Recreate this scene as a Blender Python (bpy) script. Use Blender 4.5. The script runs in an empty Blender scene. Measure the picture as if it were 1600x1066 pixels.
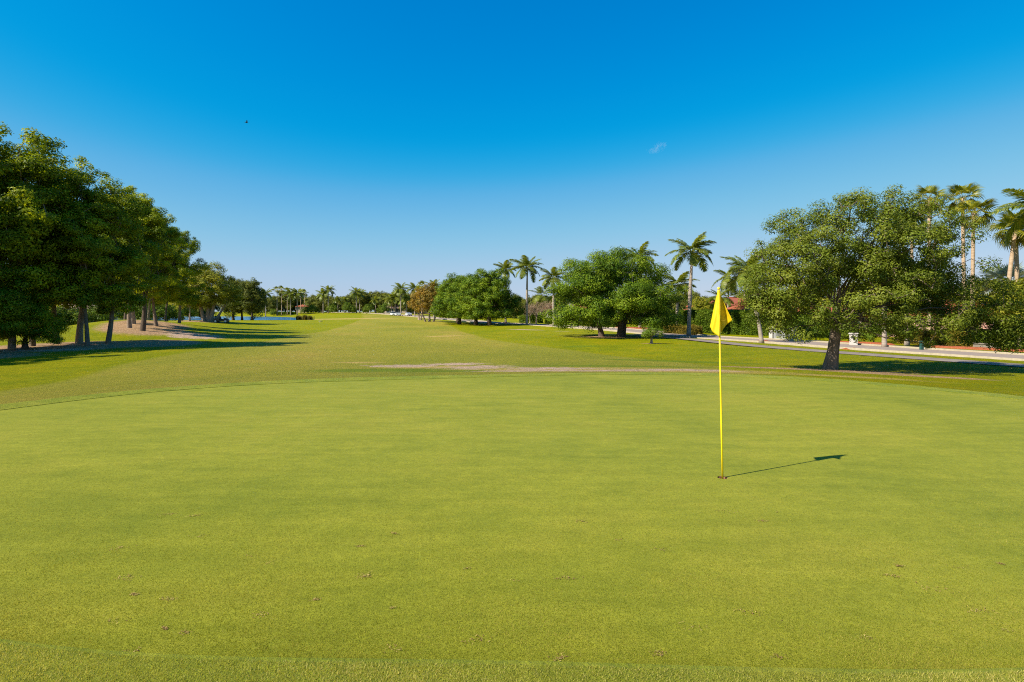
import bpy, bmesh, math, random
import numpy as np
from mathutils import Vector, Matrix, Euler
from mathutils.geometry import delaunay_2d_cdt

R = math.radians
scene = bpy.context.scene
C = scene.collection

# ------------------------------------------------------------------ camera
cam = bpy.data.cameras.new('camera')
cam.sensor_width = 36.0
cam.lens = 20.0
cam.shift_y = -46 / 1600
cam.clip_start = 0.05
cam.clip_end = 6000
camo = bpy.data.objects.new('camera', cam)
camo.location = (0, 0, 1.87)
camo.rotation_euler = (R(90), 0, 0)
C.objects.link(camo)
scene.camera = camo

# ------------------------------------------------------------------ sky and sun
SUN_EL = R(43)
SHADOW_AZ = R(27)                     # shadows run to the right and a little away
world = bpy.data.worlds.new('World')
scene.world = world
world.use_nodes = True
wn = world.node_tree.nodes
wl = world.node_tree.links
wn.clear()
sky = wn.new('ShaderNodeTexSky')
sky.sky_type = 'NISHITA'
sky.sun_disc = False
sky.sun_elevation = SUN_EL
sky.sun_rotation = R(243)
sky.air_density = 1.0
sky.dust_density = 0.4
sky.ozone_density = 2.0
# deep polarised blue of the photograph: one colour grade for the whole dome
dn_ = wn.new('ShaderNodeMix'); dn_.data_type = 'RGBA'; dn_.blend_type = 'MULTIPLY'
dn_.inputs[0].default_value = 1.0; dn_.inputs[7].default_value = (.1, .1, .1, 1)
cv = wn.new('ShaderNodeRGBCurve')
for ci_, pts_ in enumerate([[(0, 0), (.14, 0), (.178, .006), (.235, .078), (.328, .160), (.474, .255), (1, .42)],
                            [(0, 0), (.181, .137), (.27, .21), (.361, .279), (.468, .340), (.571, .365), (1, .45)],
                            [(0, 0), (.15, .22), (.319, .388), (.434, .455), (.515, .478), (.60, .485), (1, .55)]]):
    c_ = cv.mapping.curves[ci_]
    c_.points[0].location = pts_[0]; c_.points[1].location = pts_[-1]
    for p_ in pts_[1:-1]: c_.points.new(*p_)
cv.mapping.update()
up_ = wn.new('ShaderNodeMix'); up_.data_type = 'RGBA'; up_.blend_type = 'MULTIPLY'; up_.clamp_result = False
up_.inputs[0].default_value = 1.0; up_.inputs[7].default_value = (10, 10, 10, 1)
bg = wn.new('ShaderNodeBackground')
bg.inputs['Strength'].default_value = 0.087
wo = wn.new('ShaderNodeOutputWorld')
wl.new(sky.outputs[0], dn_.inputs[6])
wl.new(dn_.outputs[2], cv.inputs['Color'])
wl.new(cv.outputs[0], up_.inputs[6])
wl.new(up_.outputs[2], bg.inputs['Color'])
wl.new(bg.outputs[0], wo.inputs[0])

sun = bpy.data.lights.new('sun', 'SUN')
sun.energy = 5.0
sun.angle = R(0.53)
sun.color = (1.0, 0.93, 0.80)
suno = bpy.data.objects.new('sun', sun)
sd = Vector((math.cos(SHADOW_AZ) * math.cos(SUN_EL), math.sin(SHADOW_AZ) * math.cos(SUN_EL), -math.sin(SUN_EL)))
suno.rotation_euler = sd.to_track_quat('-Z', 'Y').to_euler()
suno.location = (-30, -10, 40)
C.objects.link(suno)

vs = scene.view_settings
vs.view_transform = 'Standard'
vs.look = 'None'
vs.gamma = 1.0
vs.use_curve_mapping = False
vs.exposure = 0.9

scene.cycles.filter_width = 1.1
scene.cycles.use_denoising = False

rng = np.random.default_rng(7)
random.seed(7)

# ------------------------------------------------------------------ terrain shape
GREEN = np.array([(0,16.2),(3,16.6),(5.6,16.5),(8.5,15.1),(10.7,11.9),(11.2,8.5),(9.2,5.2),(5.6,3.4),(2.8,2.92),(0,2.98),(-2.8,3.2),(-6,4.2),(-9,6.6),(-10.2,8.8),(-9.8,10.65),(-8.2,13.2),(-5.1,15.1)],float)
def spline(P, n=12, closed=True):
    P = np.asarray(P,float); N=len(P); out=[]
    rng = range(N) if closed else range(N-1)
    for i in rng:
        if closed: a,b,c,d = P[(i-1)%N],P[i],P[(i+1)%N],P[(i+2)%N]
        else: a,b,c,d = P[max(i-1,0)],P[i],P[i+1],P[min(i+2,N-1)]
        for t in np.linspace(0,1,n,endpoint=False):
            out.append(.5*((2*b)+(c-a)*t+(2*a-5*b+4*c-d)*t*t+(3*b-a-3*c+d)*t**3))
    if not closed: out.append(P[-1])
    return np.array(out)
def seg_dist(x,y,P,closed=True):
    x=np.asarray(x,float); y=np.asarray(y,float); best=np.full(x.shape,1e9)
    n=len(P)
    for i in range(n if closed else n-1):
        a=P[i]; b=P[(i+1)%n]; d=b-a; L=max(d@d,1e-9)
        t=np.clip(((x-a[0])*d[0]+(y-a[1])*d[1])/L,0,1)
        best=np.minimum(best,(x-a[0]-t*d[0])**2+(y-a[1]-t*d[1])**2)
    return np.sqrt(best)
def inside(x,y,P):
    x=np.asarray(x,float); y=np.asarray(y,float); c=np.zeros(x.shape,bool); n=len(P)
    for i in range(n):
        x0,y0=P[i]; x1,y1=P[(i+1)%n]
        if y0==y1: continue
        k=((y0>y)!=(y1>y))&(x<(x1-x0)*(y-y0)/(y1-y0)+x0)
        c^=k
    return c
def sdist(x,y,P): 
    d=seg_dist(x,y,P); return np.where(inside(x,y,P),-d,d)
def sstep(a,b,v):
    t=np.clip((np.asarray(v,float)-a)/(b-a),0,1); return t*t*(3-2*t)
GREEN_S = spline(GREEN,5)
POND = spline([(-63,180),(-75,172),(-92,170),(-115,172),(-170,185),(-215,235),(-205,300),(-160,312),(-124,292),(-104,266),(-89,238),(-75,207)],4)
POND_Z = -0.8
YK=np.array([-400,0,80,120,172,240,300,420,700,3000]); ZK=np.array([-1.1,-1.1,-1.1,-.95,-.6,.2,1.3,1.5,1.6,1.6])
RIDGE=np.array([(-37,48,.45),(-43,60,1.2),(-50,74,1.9),(-58,96,1.1),(-68,120,.9),(-80,150,.2)],float)
def height(x,y):
    x=np.asarray(x,float); y=np.asarray(y,float)
    far=np.interp(y,YK,ZK)
    far=(np.interp(y-14,YK,ZK)+np.interp(y+14,YK,ZK)+far)/3
    dg=sdist(x,y,GREEN_S)
    k=np.exp(-np.clip(dg-.7,0,None)/11.)
    z=far*(1-k)
    w=0;s=0
    for rx,ry,rz in RIDGE:
        g=np.exp(-(((x-rx)/9)**2+((y-ry)/13)**2)); w=w+g; s=np.maximum(s,rz*g)
    z=z+s
    # gentle mounds
    m=sstep(2,14,dg)
    z=z+m*(.10*np.sin(x*.16+1.3)*np.sin(y*.11+.4)+.05*np.sin(x*.31+y*.23))*np.clip(1-(np.hypot(x,y)-120)/80,.0,1)
    dp=sdist(x,y,POND)
    z=np.where(dp<0, POND_Z-.15-.5*sstep(0,4,-dp), POND_Z+.12+ (z-POND_Z-.12)*sstep(0,26,dp))
    return z


# ------------------------------------------------------------------ mesh helpers
def mesh_np(name, V, Q=None, T=None, attrs=None, smooth=False):
    """V (n,3); Q quads (m,4) and/or T triangles (k,3); attrs {name: (domain, values)}"""
    me = bpy.data.meshes.new(name)
    V = np.asarray(V, np.float32)
    nq = 0 if Q is None else len(Q)
    nt = 0 if T is None else len(T)
    me.vertices.add(len(V))
    me.vertices.foreach_set('co', V.ravel())
    idx = []
    if nq: idx.append(np.asarray(Q, np.int32).ravel())
    if nt: idx.append(np.asarray(T, np.int32).ravel())
    idx = np.concatenate(idx)
    me.loops.add(len(idx))
    me.loops.foreach_set('vertex_index', idx)
    me.polygons.add(nq + nt)
    st = np.concatenate([np.arange(nq) * 4, nq * 4 + np.arange(nt) * 3]).astype(np.int32)
    me.polygons.foreach_set('loop_start', st)
    if smooth:
        me.polygons.foreach_set('use_smooth', np.ones(nq + nt, bool))
    me.update(calc_edges=True)
    for k, (dom, val) in (attrs or {}).items():
        a = me.attributes.new(k, 'FLOAT', dom)
        a.data.foreach_set('value', np.asarray(val, np.float32))
    me.validate()
    return me

class MB:
    """collects plain shapes for ONE part"""
    def __init__(self): self.v = []; self.f = []
    def add(self, V, Fs):
        o = len(self.v)
        self.v += [tuple(p) for p in V]
        self.f += [tuple(i + o for i in f) for f in Fs]
        return self
    def box(self, x0, x1, y0, y1, z0, z1):
        V = [(x0,y0,z0),(x1,y0,z0),(x1,y1,z0),(x0,y1,z0),(x0,y0,z1),(x1,y0,z1),(x1,y1,z1),(x0,y1,z1)]
        return self.add(V, [(0,3,2,1),(4,5,6,7),(0,1,5,4),(1,2,6,5),(2,3,7,6),(3,0,4,7)])
    def tube(self, P, rad, n=8, caps=True):
        P = [Vector(p) for p in P]
        if not hasattr(rad, '__len__'): rad = [rad] * len(P)
        V = []; Fs = []
        for i, p in enumerate(P):
            d = (P[min(i+1, len(P)-1)] - P[max(i-1, 0)]).normalized()
            a = d.cross(Vector((0.0, 0.31, 0.95)) if abs(d.z) < .9 else Vector((1, 0, 0))).normalized()
            b = d.cross(a)
            for k in range(n):
                t = 2 * math.pi * k / n
                V.append(p + (a * math.cos(t) + b * math.sin(t)) * rad[i])
        for i in range(len(P) - 1):
            for k in range(n):
                Fs.append((i*n+k, i*n+(k+1) % n, (i+1)*n+(k+1) % n, (i+1)*n+k))
        if caps:
            Fs.append(tuple(range(n))[::-1]); Fs.append(tuple((len(P)-1)*n+k for k in range(n)))
        return self.add(V, Fs)
    def mesh(self, name, smooth=False):
        me = bpy.data.meshes.new(name)
        me.from_pydata(self.v, [], self.f)
        bm = bmesh.new(); bm.from_mesh(me)
        bmesh.ops.recalc_face_normals(bm, faces=bm.faces)
        bm.to_mesh(me); bm.free()
        if smooth:
            me.polygons.foreach_set('use_smooth', np.ones(len(me.polygons), bool))
        me.update()
        return me

def link(name, me, mat=None, parent=None, loc=None, rot=None, scale=None):
    o = bpy.data.objects.new(name, me)
    if me is not None and mat is not None and len(me.materials) == 0:
        me.materials.append(mat)
    C.objects.link(o)
    if parent is not None: o.parent = parent
    if loc is not None: o.location = loc
    if rot is not None: o.rotation_euler = rot
    if scale is not None: o.scale = scale if hasattr(scale, '__len__') else (scale,) * 3
    return o

def tag(o, label=None, cat=None, group=None, kind=None):
    if label: o['label'] = label
    if cat: o['category'] = cat
    if group: o['group'] = group
    if kind: o['kind'] = kind
    return o

def thing(name, loc, rz=0.0, label=None, cat=None, group=None, scale=1.0):
    o = link(name, None, loc=loc, rot=(0, 0, rz), scale=scale)
    return tag(o, label, cat, group)

def on(x, y, dz=0.0):
    return (x, y, float(height(x, y)) + dz)

# ------------------------------------------------------------------ materials
def mat_new(name):
    m = bpy.data.materials.new(name); m.use_nodes = True
    nt = m.node_tree; nt.nodes.clear()
    return m, nt.nodes, nt.links

def ramp(nodes, stops):
    r = nodes.new('ShaderNodeValToRGB')
    el = r.color_ramp.elements
    while len(el) < len(stops): el.new(0.5)
    for e, (p, c) in zip(el, stops):
        e.position = p; e.color = (*c, 1)
    return r

def noise(nodes, links, vec, scale, detail=3.0, rough=0.55):
    n = nodes.new('ShaderNodeTexNoise')
    n.inputs['Scale'].default_value = scale
    n.inputs['Detail'].default_value = detail
    n.inputs['Roughness'].default_value = rough
    if vec is not None: links.new(vec, n.inputs['Vector'])
    return n

def mixc(nodes, links, fac, a, b, blend='MIX'):
    m = nodes.new('ShaderNodeMix'); m.data_type = 'RGBA'; m.blend_type = blend
    for sock, val in ((m.inputs[0], fac), (m.inputs[6], a), (m.inputs[7], b)):
        if isinstance(val, (int, float)): sock.default_value = val
        elif isinstance(val, tuple): sock.default_value = (*val, 1)
        else: links.new(val, sock)
    return m.outputs[2]

def maths(nodes, links, op, a, b=None, clamp=False):
    m = nodes.new('ShaderNodeMath'); m.operation = op; m.use_clamp = clamp
    for sock, val in ((m.inputs[0], a), (m.inputs[1], b)):
        if val is None: continue
        if isinstance(val, (int, float)): sock.default_value = val
        else: links.new(val, sock)
    return m.outputs[0]

def plain(name, col, rough=0.6, nscale=6.0, namp=0.25, bump=0.0, spec=0.3, coords='Object'):
    m, N, L = mat_new(name)
    tc = N.new('ShaderNodeTexCoord')
    nz = noise(N, L, tc.outputs[coords], nscale, 4)
    c0 = tuple(c * (1 - namp) for c in col); c1 = tuple(min(1, c * (1 + namp)) for c in col)
    rp = ramp(N, [(0.3, c0), (0.7, c1)])
    L.new(nz.outputs['Fac'], rp.inputs[0])
    p = N.new('ShaderNodeBsdfPrincipled')
    L.new(rp.outputs[0], p.inputs['Base Color'])
    p.inputs['Roughness'].default_value = rough
    p.inputs['Specular IOR Level'].default_value = spec
    if bump:
        b = N.new('ShaderNodeBump'); b.inputs['Strength'].default_value = bump
        b.inputs['Distance'].default_value = 0.05
        L.new(nz.outputs['Fac'], b.inputs['Height']); L.new(b.outputs[0], p.inputs['Normal'])
    o = N.new('ShaderNodeOutputMaterial'); L.new(p.outputs[0], o.inputs[0])
    return m

def leaf_mat(name, dark, mid, light, trans=0.4, rough=0.55, spec=0.15):
    m, N, L = mat_new(name)
    at = N.new('ShaderNodeAttribute'); at.attribute_name = 'tint'
    oi = N.new('ShaderNodeObjectInfo')
    f = maths(N, L, 'MULTIPLY_ADD', oi.outputs['Random'], 0.16)
    N[-1].inputs[2].default_value = -0.08
    s = maths(N, L, 'ADD', at.outputs['Fac'], f, clamp=True)
    rp = ramp(N, [(0.08, dark), (0.5, mid), (0.95, light)])
    L.new(s, rp.inputs[0])
    p = N.new('ShaderNodeBsdfPrincipled')
    L.new(rp.outputs[0], p.inputs['Base Color'])
    p.inputs['Roughness'].default_value = rough
    p.inputs['Specular IOR Level'].default_value = spec
    t = N.new('ShaderNodeBsdfTranslucent')
    tcx = mixc(N, L, 1.0, rp.outputs[0], (1.25, 1.15, 0.5), 'MULTIPLY')
    L.new(tcx, t.inputs['Color'])
    ms = N.new('ShaderNodeMixShader'); ms.inputs[0].default_value = trans
    L.new(p.outputs[0], ms.inputs[1]); L.new(t.outputs[0], ms.inputs[2])
    o = N.new('ShaderNodeOutputMaterial'); L.new(ms.outputs[0], o.inputs[0])
    return m

def turf_mat(name, kind):
    """mown turf; kind 'ground' also reads the fairway / bare / sand / litter zones stored on the mesh"""
    m, N, L = mat_new(name)
    geo = N.new('ShaderNodeNewGeometry')
    pos = geo.outputs['Position']
    def mapped(sx, sy, sz=1.0, rot=0.0):
        mp = N.new('ShaderNodeMapping'); mp.inputs['Scale'].default_value = (sx, sy, sz)
        mp.inputs['Rotation'].default_value = (0, 0, rot)
        L.new(pos, mp.inputs['Vector']); return mp.outputs[0]
    big = noise(N, L, mapped(.5, .5), 0.55, 4, .6)
    mid = noise(N, L, mapped(1, 1), 1.7, 5, .65)
    fine = noise(N, L, mapped(1, 1), 38.0, 3, .7)
    vfine = noise(N, L, mapped(1, 1), 210.0, 2, .7)
    if kind == 'green':
        rp = ramp(N, [(0.36, (0.128, 0.147, 0.0083)), (0.5, (0.183, 0.188, 0.0128)), (0.74, (0.249, 0.216, 0.0232))])
        vast = noise(N, L, mapped(.22, .30, 1, .3), 1.0, 5, .6)
        s = maths(N, L, 'ADD', maths(N, L, 'MULTIPLY', big.outputs['Fac'], 0.35), maths(N, L, 'MULTIPLY', vast.outputs['Fac'], 0.40))
        s = maths(N, L, 'ADD', s, maths(N, L, 'MULTIPLY', mid.outputs['Fac'], 0.25))
        L.new(s, rp.inputs[0]); col = rp.outputs[0]
        # worn brown ball marks and thin spots
        sp = noise(N, L, mapped(1, 1), 9.0, 6, .75)
        spm = ramp(N, [(0.74, (0, 0, 0)), (0.82, (1, 1, 1))]); L.new(sp.outputs['Fac'], spm.inputs[0])
        col = mixc(N, L, maths(N, L, 'MULTIPLY', spm.outputs[0], 0.45), col, (0.203, 0.112, 0.0225))
        bs, bd = 0.6, 0.012
    elif kind == 'collar':
        rp = ramp(N, [(0.30, (0.122, 0.162, 0.0088)), (0.52, (0.196, 0.213, 0.0143)), (0.76, (0.291, 0.250, 0.0330))])
        s = maths(N, L, 'MULTIPLY', big.outputs['Fac'], 0.4)
        s = maths(N, L, 'ADD', s, maths(N, L, 'MULTIPLY', mid.outputs['Fac'], 0.6))
        L.new(s, rp.inputs[0]); col = rp.outputs[0]
        bs, bd = 0.9, 0.03
    else:
        def attr(n):
            a = N.new('ShaderNodeAttribute'); a.attribute_name = n; return a.outputs['Fac']
        wob = maths(N, L, 'MULTIPLY', maths(N, L, 'SUBTRACT', mid.outputs['Fac'], 0.5), 1.2)
        wob2 = noise(N, L, mapped(.7, 1.0), 2.3, 7, .75)
        def zone(n, lo=0.35, hi=0.65, w=1.0):
            v = maths(N, L, 'ADD', attr(n), maths(N, L, 'MULTIPLY', maths(N, L, 'SUBTRACT', wob2.outputs['Fac'], 0.5), w))
            r = ramp(N, [(lo, (0, 0, 0)), (hi, (1, 1, 1))]); L.new(v, r.inputs[0]); return r.outputs[0]
        s = maths(N, L, 'MULTIPLY', big.outputs['Fac'], 0.55)
        s = maths(N, L, 'ADD', s, maths(N, L, 'MULTIPLY', mid.outputs['Fac'], 0.45))
        rough = ramp(N, [(0.30, (0.113, 0.151, 0.0009)), (0.52, (0.198, 0.204, 0.0011)), (0.76, (0.298, 0.222, 0.0022))])
        L.new(s, rough.inputs[0])
        s2n = noise(N, L, mapped(.09, .045), 1.0, 5, .62)
        s2 = maths(N, L, 'ADD', maths(N, L, 'MULTIPLY', s2n.outputs['Fac'], 0.7), maths(N, L, 'MULTIPLY', mid.outputs['Fac'], 0.3))
        fair = ramp(N, [(0.30, (0.158, 0.177, 0.0146)), (0.52, (0.236, 0.217, 0.0240)), (0.74, (0.330, 0.234, 0.0478))])
        L.new(s2, fair.inputs[0])
        col = mixc(N, L, zone('fair', .3, .7, .35), rough.outputs[0], fair.outputs[0])
        col = mixc(N, L, maths(N, L, 'MULTIPLY', zone('dry', .30, .85, .9), .88), col, (0.46, 0.31, 0.11))
        col = mixc(N, L, maths(N, L, 'MULTIPLY', zone('lush', .35, .7, .6), .8), col, (0.115, 0.165, 0.008))
        lit = ramp(N, [(0.30, (0.13, 0.075, 0.042)), (0.50, (0.34, 0.215, 0.12)), (0.70, (0.52, 0.36, 0.21))])
        ln = noise(N, L, mapped(1, 1), 5.0, 6, .75); L.new(ln.outputs['Fac'], lit.inputs[0])
        col = mixc(N, L, zone('litter', .40, .60, .7), col, lit.outputs[0])
        snd = ramp(N, [(0.3, (0.34, 0.22, 0.145)), (0.7, (0.50, 0.37, 0.285))]); L.new(ln.outputs['Fac'], snd.inputs[0])
        col = mixc(N, L, zone('sand', .50, .64, 2.2), col, snd.outputs[0])
        bs, bd = 1.0, 0.05
    # mowing grain, tufts and blade-scale variation
    grain = noise(N, L, mapped(.55, 2.6, 1, .12), 1.5, 6, .72)
    gr = ramp(N, [(0.30, (0.80, 0.82, 0.70)), (0.70, (1.20, 1.15, 1.25))]); L.new(grain.outputs['Fac'], gr.inputs[0])
    col = mixc(N, L, .85, col, mixc(N, L, 1.0, col, gr.outputs[0], 'MULTIPLY'))
    tuft = noise(N, L, mapped(1, 1), 8.5, 4, .7)
    tr = ramp(N, [(0.28, (0.70, 0.74, 0.62)), (0.72, (1.28, 1.22, 1.32))]); L.new(tuft.outputs['Fac'], tr.inputs[0])
    col = mixc(N, L, .45 if kind == 'green' else .9, col, mixc(N, L, 1.0, col, tr.outputs[0], 'MULTIPLY'))
    fr = ramp(N, [(0.25, (0.62, 0.62, 0.62)), (0.75, (1.32, 1.32, 1.32))]); L.new(fine.outputs['Fac'], fr.inputs[0])
    col = mixc(N, L, .6, col, mixc(N, L, 1.0, col, fr.outputs[0], 'MULTIPLY'))
    vr = ramp(N, [(0.3, (0.6, 0.6, 0.55)), (0.7, (1.35, 1.35, 1.3))]); L.new(vfine.outputs['Fac'], vr.inputs[0])
    col = mixc(N, L, .55, col, mixc(N, L, 1.0, col, vr.outputs[0], 'MULTIPLY'))
    p = N.new('ShaderNodeBsdfPrincipled')
    L.new(col, p.inputs['Base Color'])
    p.inputs['Roughness'].default_value = 0.75
    p.inputs['Specular IOR Level'].default_value = 0.05
    p.inputs['Sheen Weight'].default_value = {'green': .085, 'collar': .08}.get(kind, .0)
    p.inputs['Sheen Roughness'].default_value = .45
    p.inputs['Sheen Tint'].default_value = (0.75, 0.9, 0.45, 1)
    b = N.new('ShaderNodeBump'); b.inputs['Strength'].default_value = bs; b.inputs['Distance'].default_value = bd
    hsum = maths(N, L, 'ADD', fine.outputs['Fac'], maths(N, L, 'MULTIPLY', vfine.outputs['Fac'], .5))
    L.new(hsum, b.inputs['Height']); L.new(b.outputs[0], p.inputs['Normal'])
    o = N.new('ShaderNodeOutputMaterial'); L.new(p.outputs[0], o.inputs[0])
    return m

def bark_mat(name, c0, c1, scale=3.0):
    m, N, L = mat_new(name)
    tc = N.new('ShaderNodeTexCoord')
    mp = N.new('ShaderNodeMapping'); mp.inputs['Scale'].default_value = (3, 3, .7)
    L.new(tc.outputs['Object'], mp.inputs['Vector'])
    nz = noise(N, L, mp.outputs[0], scale, 6, .7)
    rp = ramp(N, [(0.3, c0), (0.7, c1)]); L.new(nz.outputs['Fac'], rp.inputs[0])
    p = N.new('ShaderNodeBsdfPrincipled'); L.new(rp.outputs[0], p.inputs['Base Color'])
    p.inputs['Roughness'].default_value = .85; p.inputs['Specular IOR Level'].default_value = .1
    b = N.new('ShaderNodeBump'); b.inputs['Strength'].default_value = .8; b.inputs['Distance'].default_value = .06
    L.new(nz.outputs['Fac'], b.inputs['Height']); L.new(b.outputs[0], p.inputs['Normal'])
    o = N.new('ShaderNodeOutputMaterial'); L.new(p.outputs[0], o.inputs[0])
    return m

def palm_trunk_mat(name, c0, c1):
    m, N, L = mat_new(name)
    tc = N.new('ShaderNodeTexCoord')
    mp = N.new('ShaderNodeMapping'); mp.inputs['Scale'].default_value = (.6, .6, 5)
    L.new(tc.outputs['Object'], mp.inputs['Vector'])
    nz = noise(N, L, mp.outputs[0], 1.6, 5, .7)
    rp = ramp(N, [(0.3, c0), (0.65, c1)]); L.new(nz.outputs['Fac'], rp.inputs[0])
    p = N.new('ShaderNodeBsdfPrincipled'); L.new(rp.outputs[0], p.inputs['Base Color'])
    p.inputs['Roughness'].default_value = .8; p.inputs['Specular IOR Level'].default_value = .15
    b = N.new('ShaderNodeBump'); b.inputs['Strength'].default_value = .5; b.inputs['Distance'].default_value = .03
    L.new(nz.outputs['Fac'], b.inputs['Height']); L.new(b.outputs[0], p.inputs['Normal'])
    o = N.new('ShaderNodeOutputMaterial'); L.new(p.outputs[0], o.inputs[0])
    return m

M = {}
M['ground'] = turf_mat('rough_turf', 'ground')
M['green'] = turf_mat('putting_turf', 'green')
M['collar'] = turf_mat('collar_turf', 'collar')
M['blade'] = leaf_mat('grass_blade', (0.130, 0.158, 0.010), (0.270, 0.276, 0.024), (0.48, 0.38, 0.10), .42, .7, .06)
M['cblade'] = leaf_mat('collar_blade', (0.140, 0.165, 0.012), (0.36, 0.355, 0.050), (0.62, 0.52, 0.18), .45, .7, .06)
M['clip'] = leaf_mat('dry_clipping', (0.14, 0.08, 0.035), (0.28, 0.17, 0.06), (0.48, 0.36, 0.13), .2, .7, .1)
M['oak'] = leaf_mat('oak_leaf', (0.070, 0.100, 0.008), (0.135, 0.178, 0.013), (0.225, 0.245, 0.03), .36, .5, .16)
M['ficus'] = leaf_mat('ficus_leaf', (0.030, 0.068, 0.004), (0.090, 0.155, 0.006), (0.23, 0.290, 0.012), .28, .55, .12)
M['tall'] = leaf_mat('shade_tree_leaf', (0.065, 0.115, 0.004), (0.185, 0.240, 0.007), (0.50, 0.52, 0.016), .50, .5, .16)
M['warm'] = leaf_mat('warm_leaf', (0.09, 0.115, 0.008), (0.20, 0.215, 0.014), (0.38, 0.34, 0.03), .34, .55, .12)
M['far'] = leaf_mat('far_leaf', (0.060, 0.080, 0.014), (0.120, 0.140, 0.020), (0.23, 0.23, 0.030), .40)
M['orange'] = leaf_mat('orange_leaf', (0.10, 0.095, 0.012), (0.25, 0.17, 0.022), (0.42, 0.22, 0.03), .35)
M['hedge'] = leaf_mat('hedge_leaf', (0.050, 0.098, 0.006), (0.110, 0.175, 0.010), (0.20, 0.250, 0.020), .35)
M['croton'] = leaf_mat('croton_leaf', (0.08, 0.09, 0.012), (0.22, 0.16, 0.02), (0.32, 0.26, 0.03), .3)
M['flower'] = leaf_mat('bougainvillea_leaf', (0.05, 0.09, 0.012), (0.18, 0.10, 0.03), (0.45, 0.10, 0.06), .3)
M['bareleaf'] = leaf_mat('sparse_leaf', (0.20, 0.12, 0.08), (0.32, 0.22, 0.14), (0.42, 0.32, 0.19), .3)
M['frond'] = leaf_mat('palm_frond', (0.070, 0.110, 0.014), (0.160, 0.200, 0.020), (0.32, 0.32, 0.04), .40, .4, .3)
M['fan'] = leaf_mat('fan_frond', (0.075, 0.105, 0.008), (0.190, 0.200, 0.012), (0.36, 0.31, 0.02), .4, .4, .4)
M['silver'] = leaf_mat('silver_frond', (0.17, 0.21, 0.17), (0.27, 0.32, 0.27), (0.38, 0.43, 0.36), .25, .5, .3)
M['reed'] = leaf_mat('reed_leaf', (0.05, 0.06, 0.015), (0.14, 0.12, 0.03), (0.28, 0.19, 0.06), .3)
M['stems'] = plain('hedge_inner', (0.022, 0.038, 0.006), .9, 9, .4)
M['bark'] = bark_mat('oak_bark', (0.10, 0.072, 0.05), (0.26, 0.20, 0.15))
M['pbark'] = bark_mat('pale_bark', (0.17, 0.12, 0.085), (0.40, 0.31, 0.23))
M['dbark'] = bark_mat('dark_bark', (0.05, 0.038, 0.028), (0.15, 0.11, 0.08))
M['royal'] = palm_trunk_mat('royal_trunk', (0.19, 0.145, 0.11), (0.36, 0.30, 0.24))
M['fantrunk'] = palm_trunk_mat('fan_trunk', (0.26, 0.17, 0.10), (0.46, 0.34, 0.23))
M['shaft'] = plain('crownshaft', (0.135, 0.19, 0.035), .4, 4, .2, spec=.4)
M['mulch'] = plain('red_mulch', (0.30, 0.085, 0.035), .9, 14, .45, .8, .1, 'Object')
M['road'] = plain('road_surface', (0.245, 0.19, 0.155), .85, 2.5, .12, .2, .2)
M['kerb'] = plain('kerb_concrete', (0.29, 0.24, 0.16), .8, 5, .15, .2, .2)
M['path'] = plain('cart_path', (0.19, 0.15, 0.125), .9, 2.0, .2, .3, .2)
M['yellow'] = plain('yellow_pole_paint', (0.84, 0.60, 0.012), .35, 9, .05, spec=.5)
M['cloth'] = None
M['white'] = plain('white_stucco', (0.45, 0.41, 0.37), .8, 3, .06, .15)
M['pink'] = plain('pink_stucco', (0.42, 0.225, 0.18), .8, 3, .08, .15)
M['cream'] = plain('cream_stucco', (0.42, 0.33, 0.24), .8, 3, .08, .15)
M['tile'] = plain('terracotta_tile', (0.26, 0.07, 0.03), .75, 2.2, .3, .2)
M['brown_roof'] = plain('brown_roof_tile', (0.24, 0.155, 0.115), .85, 2.2, .25, .2)
M['glass'] = plain('dark_glass', (0.035, 0.045, 0.055), .08, 2, .1, spec=.6)
M['metal'] = plain('white_metal', (0.55, 0.55, 0.53), .4, 3, .04, spec=.5)
M['carw'] = plain('white_car_paint', (0.6, 0.6, 0.6), .25, 3, .03, spec=.6)
M['rubber'] = plain('rubber', (0.02, 0.02, 0.02), .7, 8, .2)
M['dark'] = plain('dark_paint', (0.022, 0.026, 0.024), .4, 5, .2, spec=.5)
M['greenbox'] = plain('green_enamel', (0.02, 0.075, 0.06), .4, 4, .15, spec=.5)
M['stone'] = plain('cast_stone', (0.20, 0.17, 0.135), .85, 4, .15, .3)
M['soil'] = plain('cup_soil', (0.26, 0.12, 0.07), .9, 30, .4, .5)
M['cup'] = plain('cup_liner', (0.30, 0.20, 0.15), .6, 20, .1)
M['seam'] = plain('seam_thread', (0.42, 0.28, 0.02), .8, 20, .1)
def cloth():
    m, N, L = mat_new('yellow_nylon')
    tc = N.new('ShaderNodeTexCoord')
    nz = noise(N, L, tc.outputs['Object'], 14, 4)
    rp = ramp(N, [(0.3, (0.80, 0.58, 0.005)), (0.7, (0.88, 0.67, 0.012))]); L.new(nz.outputs['Fac'], rp.inputs[0])
    p = N.new('ShaderNodeBsdfPrincipled'); L.new(rp.outputs[0], p.inputs['Base Color'])
    p.inputs['Roughness'].default_value = .55
    t = N.new('ShaderNodeBsdfTranslucent'); L.new(rp.outputs[0], t.inputs['Color'])
    ms = N.new('ShaderNodeMixShader'); ms.inputs[0].default_value = .35
    L.new(p.outputs[0], ms.inputs[1]); L.new(t.outputs[0], ms.inputs[2])
    o = N.new('ShaderNodeOutputMaterial'); L.new(ms.outputs[0], o.inputs[0])
    return m
M['cloth'] = cloth()
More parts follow.
